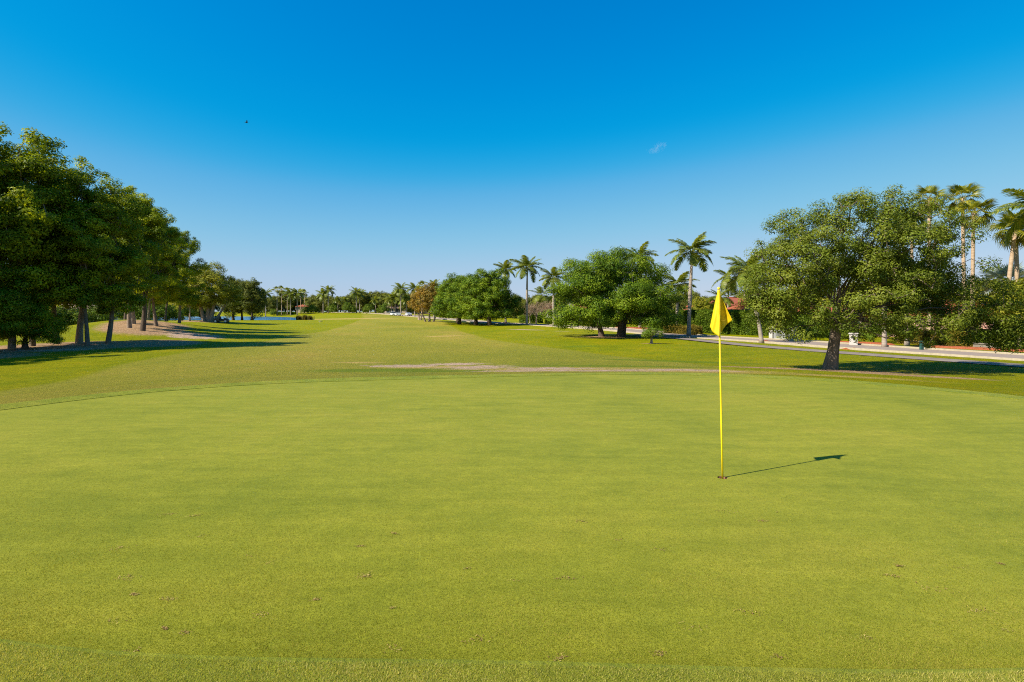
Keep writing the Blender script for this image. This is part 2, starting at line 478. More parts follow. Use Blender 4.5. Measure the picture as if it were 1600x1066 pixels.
def water():
    m, N, L = mat_new('pond_water')
    geo = N.new('ShaderNodeNewGeometry')
    mp = N.new('ShaderNodeMapping'); mp.inputs['Scale'].default_value = (.5, 1.5, 1); L.new(geo.outputs['Position'], mp.inputs['Vector'])
    nz = noise(N, L, mp.outputs[0], 1.2, 4)
    p = N.new('ShaderNodeBsdfPrincipled')
    p.inputs['Base Color'].default_value = (0.03, 0.11, 0.21, 1); p.inputs['Roughness'].default_value = .15
    p.inputs['Specular IOR Level'].default_value = .5; p.inputs['IOR'].default_value = 1.33
    b = N.new('ShaderNodeBump'); b.inputs['Strength'].default_value = .9; b.inputs['Distance'].default_value = .5
    L.new(nz.outputs['Fac'], b.inputs['Height']); L.new(b.outputs[0], p.inputs['Normal'])
    o = N.new('ShaderNodeOutputMaterial'); L.new(p.outputs[0], o.inputs[0])
    return m
M['water'] = water()

# ------------------------------------------------------------------ ground
ROAD = spline([(56,-8),(46,8),(39,22),(32.6,35.5),(28,45),(25.4,57),(22.8,69),(18.8,83),(14.6,95.5),(8.8,111),(-3,132),(-17.5,172),(-34,213),(-50,250),(-70,285),(-110,330)], 8, False)
PATH = spline([(48,-6),(38,8),(31,19.5),(25.7,28.5),(22.4,37),(20.8,47),(19.9,55),(18.8,63),(16.2,74)], 8, False)
ROAD_W, PATH_W = 2.6, 1.0

def axis(lo, hi, fine_lo, fine_hi, step, grow):
    a = list(np.arange(fine_lo, fine_hi + 1e-6, step)); s = step; p = a[-1]
    while p < hi: s *= grow; p += s; a.append(p)
    s = step; p = a[0]; b = []
    while p > lo: s *= grow; p -= s; b.append(p)
    return np.array(b[::-1] + a)

gx = axis(-1700, 1700, -26, 30, .42, 1.027)
gy = axis(-90, 2200, 1.5, 46, .34, 1.021)
X, Y = np.meshgrid(gx, gy)
Xf, Yf = X.ravel(), Y.ravel()
Z = height(Xf, Yf)
dgreen = sdist(Xf, Yf, GREEN_S)
droad = seg_dist(Xf, Yf, ROAD, False)
dpath = seg_dist(Xf, Yf, PATH, False)
Z = Z - .25 * (1 - sstep(-.7, .55, dgreen))
Z = Z - .10 * (1 - sstep(ROAD_W - .3, ROAD_W + .35, droad)) * (np.hypot(Xf, Yf) < 400)
Z = Z - .07 * (1 - sstep(PATH_W - .3, PATH_W + .3, dpath))

def blob(cx, cy, rx, ry, rot=0.0):
    c, s = math.cos(rot), math.sin(rot)
    u = (Xf - cx) * c + (Yf - cy) * s; v = -(Xf - cx) * s + (Yf - cy) * c
    return np.clip(1.25 - np.sqrt((u / rx) ** 2 + (v / ry) ** 2) * .75, 0, 1)

# fairway: right edge / left edge by distance
fy = np.array([-50, 10, 22, 29, 43.6, 59.6, 90, 127, 200, 300, 420])
fr = np.interp(Yf, fy, [5, 6.5, 8.5, 9.0, 4.9, -2.7, -8.5, -14.3, -27, -48, -75])
fl = np.interp(Yf, fy, [-14, -15, -17, -20, -23, -25, -29, -36, -52, -80, -110])
fair = sstep(-1.2, 1.2, np.minimum(fr - Xf, Xf - fl)) * (1 - sstep(255, 275, Yf))
dry = np.zeros_like(Xf); sand = np.zeros_like(Xf); litter = np.zeros_like(Xf); lush = np.zeros_like(Xf)
for cx, cy, rx, ry, a in [(1.8,22.6,4.6,2.6,-.2),(6.6,21.2,4.8,2.2,-.1),(-3.6,26.4,3.0,1.6,-.15),(-8.2,30.5,1.6,.8,0),(11.5,19.8,3.0,1.0,-.35),(-60,190,25,12,0),(-8,68,3,1.5,0),(10,64,4,1.4,0),(17.5,13.8,1.6,2.6,.2)]:
    dry = np.maximum(dry, blob(cx, cy, rx, ry, a) * .72)
for cx, cy, rx, ry, a in [(-5.2,27.6,2.2,1.5,-.1),(-1.6,25.6,1.9,2.2,-.35),(1.6,23.4,2.4,1.4,-.2),(6.3,21.8,2.6,1.1,-.1),(.6,21.4,2.4,1.0,-.1),(3.6,20.9,2.2,1.0,-.1),(-3.0,28.8,2.0,1.4,0),(2.3,95,4.2,1.5,-.7),(7.4,86,1.6,.8,0),
                          (-33.5,41,3.2,1.0,.3),(-33.5,60,2.8,4.0,.4)]:
    sand = np.maximum(sand, blob(cx, cy, rx, ry, a) * (.80 if 18 < cy < 30 else 1))
for cx, cy, rx, ry, a in [(13.4,25.0,4.2,.85,-.16),(16.0,23.0,3.0,.7,-.3),(-34.8,44.0,5.5,5.0,.2),(-39.8,61.5,4.2,7.0,.5),(-65.5,119,5,3,0),(-45,70,4,6,0),
                          (11.8,66.3,3.6,1.6,-.2),(-36,36.5,5,3.0,0),(12.8,52.2,1.0,.6,0),(-30,48.5,3,5,.3)]:
    litter = np.maximum(litter, blob(cx, cy, rx, ry, a))
for cx, cy, rx, ry, a in [(-5.6,23.6,2.8,1.6,.05),(-2.6,22.0,2.0,1.0,0),(4.0,25.2,4.5,.7,-.25),(6,48,1.6,1.0,0),(9.0,31,5,1.0,-.5)]:
    lush = np.maximum(lush, blob(cx, cy, rx, ry, a))
nx, ny = len(gx), len(gy)
I = (np.arange(ny - 1)[:, None] * nx + np.arange(nx - 1)[None, :]).ravel()
Q = np.stack([I, I + 1, I + nx + 1, I + nx], 1)
gme = mesh_np('ground', np.stack([Xf, Yf, Z], 1), Q, attrs={'fair': ('POINT', fair), 'dry': ('POINT', dry), 'sand': ('POINT', sand), 'litter': ('POINT', litter), 'lush': ('POINT', lush)}, smooth=True)
tag(link('ground', gme, M['ground']), kind='structure')

def poly_sheet(name, loops, pitch, zf, mat):
    """triangulated sheet between an outer loop and inner hole loops"""
    pts = []; edges = []
    for lp in loops:
        o = len(pts); pts += [tuple(p) for p in lp]
        edges += [(o + i, o + (i + 1) % len(lp)) for i in range(len(lp))]
    outer = np.array(loops[0]); lo = outer.min(0); hi = outer.max(0)
    qx, qy = np.meshgrid(np.arange(lo[0], hi[0], pitch), np.arange(lo[1], hi[1], pitch))
    qx = qx.ravel() + rng.uniform(-.2, .2, qx.size) * pitch; qy = qy.ravel() + rng.uniform(-.2, .2, qy.size) * pitch
    k = sdist(qx, qy, outer) < -pitch * .5
    for h in loops[1:]: k &= sdist(qx, qy, np.array(h)) > min(pitch * .5, .12)
    pts += list(zip(qx[k], qy[k]))
    vo, eo, fo, _, _, _ = delaunay_2d_cdt([Vector(p) for p in pts], edges, [], 0, 1e-5)
    V = np.array([(p.x, p.y) for p in vo]); T = np.array(fo)
    cen = V[T].mean(1)
    k = inside(cen[:, 0], cen[:, 1], outer)
    for h in loops[1:]: k &= ~inside(cen[:, 0], cen[:, 1], np.array(h))
    T = T[k]
    a, b, c = V[T[:, 0]], V[T[:, 1]], V[T[:, 2]]
    fl_ = ((b - a)[:, 0] * (c - a)[:, 1] - (b - a)[:, 1] * (c - a)[:, 0]) < 0
    T[fl_] = T[fl_][:, ::-1]
    return mesh_np(name, np.column_stack([V, zf(V[:, 0], V[:, 1])]), T=T, smooth=True)

def off_loop(P, d):
    P = np.array(P); t = np.roll(P, -1, 0) - np.roll(P, 1, 0); t /= np.linalg.norm(t, axis=1)[:, None]
    n = np.stack([t[:, 1], -t[:, 0]], 1)
    area = .5 * np.sum(P[:, 0] * np.roll(P[:, 1], -1) - np.roll(P[:, 0], -1) * P[:, 1])
    return P + n * (d if area > 0 else -d)

CUP = (2.35, 6.35); CUP_R = .056
def green_z(x, y):
    return height(x, y) + .012 + .02 * np.sin(x * .5 + .6) * np.sin(y * .45)
green_edge = spline(GREEN, 14)
hole = [(CUP[0] + CUP_R * math.cos(t), CUP[1] + CUP_R * math.sin(t)) for t in np.linspace(0, 2 * math.pi, 25)[:-1]]
tag(link('putting_green', poly_sheet('putting_green', [green_edge, hole], .3, green_z, M['green']), M['green']), kind='structure')
cin = off_loop(green_edge, -.02); cout = off_loop(green_edge, .95)
def collar_z(x, y):
    d = sdist(x, y, green_edge)
    return height(x, y) + .020 - .018 * sstep(.6, .95, d) + .02 * np.sin(x * .5 + .6) * np.sin(y * .45) * (1 - sstep(.2, .8, d))
tag(link('green_collar', poly_sheet('green_collar', [cout, cin], .16, collar_z, M['collar']), M['collar']), kind='structure')
# the cut step between the collar and the green
sv = []; sf = []
for i, (a, b) in enumerate(zip(cin, cin)):
    sv += [(a[0], a[1], float(collar_z(a[0], a[1]))), (a[0], a[1], float(green_z(a[0], a[1])) - .03)]
n_ = len(cin)
for i in range(n_):
    j = (i + 1) % n_; sf.append((2*i, 2*j, 2*j+1, 2*i+1))
tag(link('collar_step', mesh_np('collar_step', sv, sf), M['collar']), kind='structure')

def ribbon(name, line, half, lift, mat, thick=.25, kerb=None, ymax=400):
    P = np.array(line); t = np.gradient(P, axis=0); t /= np.linalg.norm(t, axis=1)[:, None]
    n = np.stack([t[:, 1], -t[:, 0]], 1)
    offs = np.linspace(-half, half, 7)
    zc = height(P[:, 0], P[:, 1]) + lift
    rows = []
    for o in offs:
        p = P + n * o
        rows.append(np.column_stack([p, zc + .03 * (1 - (o / half) ** 2)]))
    V = np.concatenate(rows); m = len(P); Fq = []
    for k in range(6):
        for i in range(m - 1):
            Fq.append((k*m+i, (k+1)*m+i, (k+1)*m+i+1, k*m+i+1))
    o_ = tag(link(name, mesh_np(name, V, Fq, smooth=True), mat), kind='structure')
    if kerb:
        for sgn in (-1, 1):
            prof = [(half - .02, -.15), (half - .02, .05), (half + .04, .13), (half + .22, .13), (half + .24, -.2)]
            rows = [np.column_stack([P + n * (sgn * u), zc + w]) for u, w in prof]
            V = np.concatenate(rows); Fq = []
            for k in range(len(prof) - 1):
                for i in range(m - 1): Fq.append((k*m+i, (k+1)*m+i, (k+1)*m+i+1, k*m+i+1))
            tag(link('kerb', mesh_np('kerb', V, Fq), M['kerb']), kind='structure')
    return o_
ribbon('road', ROAD, ROAD_W, .02, M['road'], kerb=True)
ribbon('cart_path', PATH, PATH_W, .025, M['path'])

tag(link('pond_water', poly_sheet('pond_water', [off_loop(POND, 2.0)], 12.0, lambda x, y: np.full(len(x), POND_Z), None), M['water']), kind='structure')

# ---- red mulch beds beyond the road
def bed(cx, cy, rx, ry, rot=0.0):
    t = np.linspace(0, 2 * np.pi, 40)[:-1]; k = 1 + .08 * np.sin(3 * t + cx)
    c, s = math.cos(rot), math.sin(rot)
    lp = np.column_stack([cx + k * (rx * np.cos(t) * c - ry * np.sin(t) * s), cy + k * (rx * np.cos(t) * s + ry * np.sin(t) * c)])
    def zf(x, y):
        d = sdist(x, y, lp); return height(x, y) + .16 * sstep(0, .5, -d) - .06 * (1 - sstep(0, .08, -d))
    tag(link('mulch_bed', poly_sheet('mulch_bed', [lp], .5, zf, None), M['mulch']), kind='structure')
for a in [(37.2,45.0,4.8,1.5,2.25),(32.5,52.5,3.2,1.3,2.0),(20.3,96.5,2.4,4.5,.3),(41.5,38.5,3.2,1.2,2.1),(24.0,54.5,1.1,.7,0),(26.0,43.6,.9,.6,0)]:
    bed(*a)

# ------------------------------------------------------------------ foliage builders
def leaf_cloud(g, cen, rad, counts, size, flat=.75, up=.5, outw=.95, rnd=.6, aspect=.5, clump_tint=None, centre=None):
    """leaf-sized rhombic faces scattered in clumps; returns V, Q, tint"""
    n = int(counts.sum())
    ci = np.repeat(np.arange(len(cen)), counts)
    d = g.normal(size=(n, 3)); d /= np.linalg.norm(d, axis=1)[:, None]
    r = g.uniform(.12, 1, n) ** .45 * g.uniform(.82, 1.15, n)
    off = d * r[:, None] * rad[ci][:, None]; off[:, 2] *= flat
    P = cen[ci] + off
    nrm = outw * d + up * np.array([0, 0, 1.0]) + rnd * g.normal(size=(n, 3)) * .6
    if centre is not None:
        o2 = P - centre; o2 /= np.linalg.norm(o2, axis=1)[:, None] + 1e-6; nrm += .5 * o2
    nrm /= np.linalg.norm(nrm, axis=1)[:, None]
    a = np.cross(nrm, g.normal(size=(n, 3))); a /= np.linalg.norm(a, axis=1)[:, None] + 1e-9
    b = np.cross(nrm, a)
    L = size * g.uniform(.6, 1.35, n)[:, None]; W = L * aspect
    fold = nrm * L * .12
    V = np.stack([P - a * L * .5, P - b * W * .5 + fold, P + a * L * .5, P + b * W * .5 + fold], 1).reshape(-1, 3)
    Qd = np.arange(n * 4).reshape(-1, 4)
    ct = g.uniform(0, 1, len(cen)) if clump_tint is None else clump_tint
    tint = np.clip(.5 * ct[ci] + .5 * g.uniform(0, 1, n), 0, 1)
    return V, Qd, tint

def wood_mesh(name, nodes, parent, rad, sides):
    """tapered prisms along every skeleton edge, in one mesh"""
    P = np.array(nodes); pa = np.array(parent); k = np.where(pa >= 0)[0]
    A = P[pa[k]]; B = P[k]; ra = rad[pa[k]].copy(); rb = rad[k]
    ra = np.minimum(ra, rb * 1.7 + .01)
    d = B - A; ln = np.linalg.norm(d, axis=1)[:, None] + 1e-9; d = d / ln
    ref = np.where(np.abs(d[:, 2:3]) < .9, np.array([[0, 0, 1.0]]), np.array([[1.0, 0, 0]]))
    u = np.cross(d, ref); u /= np.linalg.norm(u, axis=1)[:, None]; w = np.cross(d, u)
    A = A - d * np.minimum(ra, .1)[:, None] * .6
    t = np.arange(sides) * 2 * np.pi / sides
    ring = np.cos(t)[None, :, None] * u[:, None, :] + np.sin(t)[None, :, None] * w[:, None, :]
    VA = A[:, None, :] + ring * ra[:, None, None]; VB = B[:, None, :] + ring * rb[:, None, None]
    V = np.concatenate([VA, VB], 1).reshape(-1, 3)
    base = (np.arange(len(k)) * 2 * sides)[:, None]; i = np.arange(sides)[None, :]; j = (np.arange(sides)[None, :] + 1) % sides
    Qd = np.stack([base + i, base + j, base + sides + j, base + sides + i], 2).reshape(-1, 4)
    return mesh_np(name, V, Qd, smooth=True)

def trunk_mesh(name, pts, radii, sides=12, flare=1.6, seed=0):
    g = np.random.default_rng(seed); V = []; Fq = []
    ph = g.uniform(0, 6.28, 3)
    for i, (p, r) in enumerate(zip(pts, radii)):
        for k in range(sides):
            t = 2 * math.pi * k / sides
            zf = max(0, 1 - i / 3.0)
            rr = r * (1 + (flare - 1) * zf * (.65 + .35 * math.sin(3 * t + ph[0]) + .2 * math.sin(5 * t + ph[1])) + .06 * math.sin(2 * t + ph[2] + i * .5))
            V.append((p[0] + rr * math.cos(t), p[1] + rr * math.sin(t), p[2]))
    for i in range(len(pts) - 1):
        for k in range(sides):
            Fq.append((i*sides+k, i*sides+(k+1) % sides, (i+1)*sides+(k+1) % sides, (i+1)*sides+k))
    return mesh_np(name, V, Fq, smooth=True)

def gen_tree(seed, lobes, trunk_pts, trunk_r, n_clump, clump_r, n_leaf, leaf, zmin=0.5, shell=.55, tip=.012, sides=4, flat=.75, flare=1.6, aspect=.5, sag=.0, trunks=None, pw=2.3, rag=(.9, 1.08), cvar=(.6, 1.3)):
    g = np.random.default_rng(seed)
    lobes = np.array(lobes, float)
    wgt = (lobes[:, 3] * lobes[:, 4] * lobes[:, 5]) ** .8; wgt /= wgt.sum()
    cen = []
    while len(cen) < n_clump:
        l = lobes[g.choice(len(lobes), p=wgt)]
        d = g.normal(size=3); d /= np.linalg.norm(d)
        p = l[:3] + d * l[3:] * (g.uniform(shell ** 3, 1) ** (1 / 3)) * g.uniform(*rag)
        if p[2] < zmin: continue
        q = np.sqrt((((p - lobes[:, :3]) / lobes[:, 3:]) ** 2).sum(1)).min()
        if q < shell * .8 and g.random() < .75: continue
        cen.append(p)
    cen = np.array(cen)
    # skeleton
    nodes = []; parent = []
    starts = []
    for tp in (trunks or [trunk_pts]):
        prev = starts[0] if starts else -1
        for p in tp[-2:]:
            nodes.append(np.array(p, float)); parent.append(prev); prev = len(nodes) - 1
        starts.append(prev)
    tops = [nodes[s] for s in starts]
    for l in lobes:
        si = min(range(len(starts)), key=lambda i: np.linalg.norm(tops[i] - l[:3]))
        s = tops[si]; e = l[:3] + g.normal(size=3) * .15
        ln = np.linalg.norm(e - s); m = max(3, int(ln / .7)); prev = starts[si]
        c1 = s + np.array([(e - s)[0] * .25, (e - s)[1] * .25, (e - s)[2] * .55 + .12 * ln])
        for t in np.linspace(0, 1, m + 1)[1:]:
            p = (1 - t) ** 2 * s + 2 * t * (1 - t) * c1 + t * t * e + g.normal(size=3) * .05 * math.sqrt(ln)
            nodes.append(p); parent.append(prev); prev = len(nodes) - 1
    root0 = np.mean(tops, 0)
    order = np.argsort(np.linalg.norm(cen - root0, axis=1))
    for i in order:
        c = cen[i]; NP = np.array(nodes)
        dd = np.linalg.norm(NP - c, axis=1) + .25 * np.linalg.norm(NP - root0, axis=1) * .3
        j = int(np.argmin(dd)); s = NP[j]; ln = np.linalg.norm(c - s); m = max(2, int(ln / .6)); prev = j
        for t in np.linspace(0, 1, m + 1)[1:]:
            p = s + (c - s) * t + g.normal(size=3) * .06 + np.array([0, 0, (.16 * ln - sag) * math.sin(math.pi * t)])
            nodes.append(p); parent.append(prev); prev = len(nodes) - 1
    n = len(nodes); acc = np.zeros(n); kids = np.zeros(n, int)
    for i in range(n):
        if parent[i] >= 0: kids[parent[i]] += 1
    acc[kids == 0] = tip ** pw
    for i in range(n - 1, -1, -1):
        if parent[i] >= 0: acc[parent[i]] += acc[i]
    rad = acc ** (1 / pw)
    cap = trunk_r * .72
    rad = np.minimum(rad, cap)
    br = wood_mesh('branches', nodes, parent, rad, sides)
    tm = None
    cr = clump_r * g.uniform(*cvar, n_clump)
    cnt = (cr ** 2); cnt = np.maximum(8, (cnt / cnt.sum() * n_leaf)).astype(int)
    V, Qd, tint = leaf_cloud(g, cen, cr, cnt, leaf, flat=flat, aspect=aspect, centre=lobes[:, :3].mean(0))
    lm = mesh_np('crown', V, Qd, attrs={'tint': ('FACE', tint)})
    return br, lm

def trunk_profile(h, r, lean=(0, 0), seed=0, n=7, top=.72):
    g = np.random.default_rng(seed); P = []; Rr = []
    for t in np.linspace(-.06, 1, n):
        P.append((lean[0] * t + .03 * h * math.sin(2.2 * t + seed) * max(t, 0), lean[1] * t + .02 * h * math.sin(3 * t + seed * 2) * max(t, 0), h * t))
        Rr.append(r * (1 - (1 - top) * max(t, 0)))
    return P, Rr

def dome(g, W, D, zb, zt, n, spread=.62, big=.36):
    """lobes covering a domed crown W wide, D deep, from zb to zt"""
    H = zt - zb; L = [(0, 0, zb + H * .45, W * .30, D * .30, H * .34)]
    for i in range(n):
        a = 2.39996 * i + g.uniform(-.3, .3); t = (i + .5) / n
        el = math.asin(min(.98, 1 - t * 1.05 if t < .95 else .02))
        rr = math.cos(el); s = big * g.uniform(.75, 1.2)
        cz = zb + H * (.28 + .46 * math.sin(el)) + g.uniform(-.05, .05) * H
        L.append((W * .5 * spread * rr * math.cos(a), D * .5 * spread * rr * math.sin(a), cz, W * .5 * s, D * .5 * s, H * .5 * s * 1.05))
    A = np.array(L)
    top = (A[:, 2] + A[:, 5]).max(); bot = (A[:, 2] - A[:, 5]).min(); k = (zt - zb) / (top - bot)
    A[:, 2] = zb + (A[:, 2] - bot) * k; A[:, 5] *= k
    for c, w in ((0, W), (1, D)):
        q = w / ((A[:, c] + A[:, c + 3]).max() - (A[:, c] - A[:, c + 3]).min()); A[:, c] *= q; A[:, c + 3] *= q
    return [tuple(r) for r in A]

def rounded(g, W, D, zb, zt, jit=.07):
    """lobes in rings forming one full, even dome"""
    H = zt - zb; L = [(0, 0, zb + H * .42, W * .27, D * .27, H * .30)]
    for n, rad, zz, s in ((10, .76, .20, .24), (10, .70, .42, .26), (8, .52, .64, .27), (5, .28, .80, .25), (1, 0, .86, .22)):
        o = g.uniform(0, 6.28)
        for i in range(n):
            a = o + 6.283 * i / n + g.normal() * .1; r = rad * (1 + g.normal() * jit); q = s * g.uniform(.8, 1.2)
            L.append((W / 2 * r * math.cos(a), D / 2 * r * math.sin(a), zb + H * (zz + g.normal() * jit * .6), W / 2 * q, D / 2 * q, H * q * .52))
    return L

def spire(g, W, zb, zt):
    """irregular tall crown: separate leafy heads at different heights with notches between"""
    L = []; n = 15
    for i in range(n):
        t = (i + .5) / n; z = zb + (zt - zb) * (.06 + .86 * t)
        env = W / 2 * (math.sin(math.pi * min(1, .16 + .74 * t)) ** .6)
        a = 2.39996 * i + g.uniform(-.5, .5); r = env * g.uniform(.25, .72)
        s = env * g.uniform(.38, .62) + .25
        L.append((r * math.cos(a), r * math.sin(a), z, s, s, s * g.uniform(.62, .85)))
    L.append((g.uniform(-.5, .5), g.uniform(-.5, .5), zt - .9, 1.15, 1.15, .95))
    L.append((g.uniform(-.6, .6), g.uniform(-.6, .6), zb + (zt - zb) * .5, W * .24, W * .24, (zt - zb) * .24))
    return L

KIND = {}
def define(kind, seed, lobes, trunk_h, trunk_r, lean=(0, 0), leafmat='tall', bark='bark', trunks=None, flare=1.6, **kw):
    tps = []; tms = []
    for k, (ox, oy, th, tr, ln) in enumerate(trunks or [(0, 0, trunk_h, trunk_r, lean)]):
        P, Rr = trunk_profile(th, tr, ln, seed + k)
        P = [(p[0] + ox, p[1] + oy, p[2]) for p in P]
        tps.append(P); tms.append(trunk_mesh('trunk', P, Rr, seed=seed + k, flare=flare))
    br, lm = gen_tree(seed, lobes, tps[0], trunk_r, trunks=tps, **kw)
    br.materials.append(M[bark]); lm.materials.append(M[leafmat])
    for t in tms: t.materials.append(M[bark])
    KIND[kind] = (tms, br, lm)

def plant(kind, name, x, y, label, cat='tree', group=None, scale=1.0, rz=0.0, z=None):
    tms, br, lm = KIND[kind]
    loc = on(x, y) if z is None else (x, y, z)
    t = thing(name, loc, rz, label, cat, group, scale)
    for tm in tms: link('trunk', tm, parent=t)
    link('branches', br, parent=t)
    link('crown', lm, parent=t)
    return t

gd = np.random.default_rng(21)
# the broad oak beside the green, wider to the right, its right end drooping
define('oak', 3, [(-1.4,-.5,5.2,2.2,2.5,1.9),(1.2,-.8,5.9,2.6,2.7,2.0),(3.3,-.6,5.5,2.3,2.5,1.9),(5.7,-.8,3.3,1.8,2.0,1.3),(-2.5,-.9,3.7,1.5,1.9,1.5),
    (.9,-1.9,3.6,1.9,1.6,1.3),(7.1,-.6,2.5,1.0,1.3,1.2),(-2.9,-.4,2.6,.95,1.3,1.0),(3.3,-1.6,3.2,1.8,1.7,1.3),(2.7,-.3,7.4,1.1,1.2,.8),(-1.9,.3,6.7,1.0,1.1,.7),
    (4.6,-.3,4.9,1.2,1.2,.9),(1.2,1.2,4.4,2.2,1.6,1.8),(4.6,.9,4.0,2.0,1.5,1.7),(7.5,-.8,1.7,.6,.8,.9),(2.1,-1.7,2.1,1.1,1.0,.8),(-1.1,-1.7,2.3,1.0,.9,.8),
    (-2.5,-1.0,2.0,.8,.9,.7),(4.5,-1.2,2.1,1.1,1.1,.8),(6.1,-.9,2.0,1.0,1.0,.8),(3.4,-1.8,1.5,.5,.5,.5),(.2,-2.0,1.9,.8,.7,.6),(-3.3,-.6,3.4,.8,1,.9),(0,-1.4,6.9,1.1,1.1,.7),(2.2,-.7,6.3,1.5,1.4,1.1),(6.6,-1.0,1.7,.8,.8,.6),(7.7,-.7,1.35,.5,.6,.5),(-.2,-1.3,4.6,1.4,1.3,1.2)],
    1.9, .29, lean=(.28, -.1), leafmat='oak', bark='bark', n_clump=720, clump_r=.43, n_leaf=160000, leaf=.095, zmin=1.0, shell=.42, tip=.012, flat=.75, flare=1.35, aspect=.5, rag=(.85, 1.16))
# tall dense shade trees on the left
for q, sd_ in enumerate((11, 12, 13, 14, 15)):
    gt = np.random.default_rng(sd_ + 60)
    define('tall%d' % q, sd_, spire(gt, (7.6, 6.8, 7.2, 8.2, 6.6)[q], (2.9, 3.4, 2.6, 3.2, 2.8)[q], 15.4), (4.4, 3.6, 5.0, 4.0, 4.6)[q], (.20, .26, .18, .22, .24)[q], lean=((.3, .2), (-.35, .1), (.15, -.3), (.5, 0), (-.2, .2))[q],
           leafmat='tall', bark=('pbark', 'dbark', 'bark', 'bark', 'pbark')[q], n_clump=185, clump_r=.72, n_leaf=42000, leaf=.20, zmin=2.2, shell=.6, rag=(.8, 1.25), cvar=(.5, 1.5), tip=.02, flat=.6, flare=1.25)
define('lowtree', 14, dome(gd, 9.0, 8.0, .6, 8.5, 22, .72, .32), 1.6, .3, leafmat='tall', bark='dbark', n_clump=260, clump_r=.95, n_leaf=50000, leaf=.18, zmin=.4, shell=.7, tip=.016, flat=.6)
# banyan-like ficus trees
define('ficus', 15, rounded(gd, 17.0, 13.5, .5, 10.9), 2.4, .5, leafmat='ficus', bark='dbark', trunks=[(-1.5,.4,2.6,.30,(-.5,0)),(.4,-.5,2.2,.36,(.3,0)),(1.5,.8,2.5,.25,(.5,.3))], flare=1.4,
       n_clump=600, clump_r=.92, n_leaf=130000, leaf=.18, zmin=1.1, shell=.70, tip=.015, flat=.65, aspect=.55, rag=(.86, 1.14), cvar=(.55, 1.4))
define('ficus_b', 16, rounded(gd, 13.5, 12.5, .8, 12.2), 2.8, .45, leafmat='ficus', bark='dbark', n_clump=400, clump_r=.95, n_leaf=52000, leaf=.25, zmin=1.3, shell=.70, tip=.018, flat=.65, aspect=.55, flare=1.4)
define('banyan', 17, dome(gd, 14.0, 12.0, 2.6, 12.2, 28, .74, .29), 4.4, .6, leafmat='warm', bark='pbark', trunks=[(-.7,0,4.2,.4,(-.9,0)),(0,.3,4.6,.5,(0,0)),(.6,-.2,4.4,.42,(.7,0)),(1.3,.2,3.6,.3,(2.2,0))],
       n_clump=330, clump_r=1.05, n_leaf=42000, leaf=.27, zmin=2.2, shell=.74, tip=.018, flat=.65, aspect=.5)
define('pondtree', 18, dome(gd, 9.5, 9.5, 1.2, 13.5, 22, .66, .38), 3.2, .35, leafmat='far', bark='dbark', n_clump=280, clump_r=1.0, n_leaf=18000, leaf=.38, zmin=.5, shell=.6, tip=.02, flat=.8)
define('orangetree', 19, dome(gd, 8.0, 8.0, 2.6, 10.6, 18, .66, .36), 1.8, .3, leafmat='orange', bark='pbark', trunks=[(-1.2,0,2.2,.2,(-.9,0)),(-.2,.2,2.4,.26,(.1,0)),(.9,0,2.2,.22,(.9,0))],
       n_clump=260, clump_r=.75, n_leaf=11000, leaf=.32, zmin=2.0, shell=.4, tip=.02, flat=.8)
for q, sd_ in enumerate((31, 32, 33)):
    define('far%d' % q, sd_, dome(gd, 12.0, 11.0, .2, 11.0, 22, .72, .32), 2.2, .35, leafmat='far', bark='dbark', n_clump=220, clump_r=1.2, n_leaf=15000, leaf=.46, zmin=.3, shell=.7, tip=.03, flat=.75, aspect=.6)
define('bush', 41, dome(gd, 2.6, 2.4, .1, 1.9, 12, .6, .42), .35, .06, leafmat='hedge', bark='bark', n_clump=90, clump_r=.32, n_leaf=5200, leaf=.12, zmin=.12, shell=.5, tip=.006, flat=.8)
define('smallshrub', 42, dome(gd, 2.4, 2.2, .55, 1.75, 10, .6, .42), .55, .13, leafmat='hedge', bark='pbark', n_clump=60, clump_r=.30, n_leaf=2600, leaf=.13, zmin=.45, shell=.5, tip=.008, flat=.8)
define('baretree', 43, dome(gd, 5.5, 5.0, 1.9, 5.2, 14, .62, .4), 1.5, .12, leafmat='bareleaf', bark='pbark', n_clump=150, clump_r=.45, n_leaf=2000, leaf=.16, zmin=1.6, shell=.3, tip=.016, flat=.8)
define('flowertree', 44, dome(gd, 5.5, 5.0, 1.2, 5.0, 14, .64, .4), 1.3, .16, leafmat='flower', bark='bark', n_clump=170, clump_r=.55, n_leaf=9000, leaf=.2, zmin=.8, shell=.5, tip=.012, flat=.8)
define('youngtree', 45, dome(gd, 5.0, 5.0, 2.2, 7.0, 14, .62, .4), 2.4, .14, leafmat='warm', bark='pbark', n_clump=170, clump_r=.65, n_leaf=9000, leaf=.26, zmin=1.8, shell=.5, tip=.012, flat=.8)

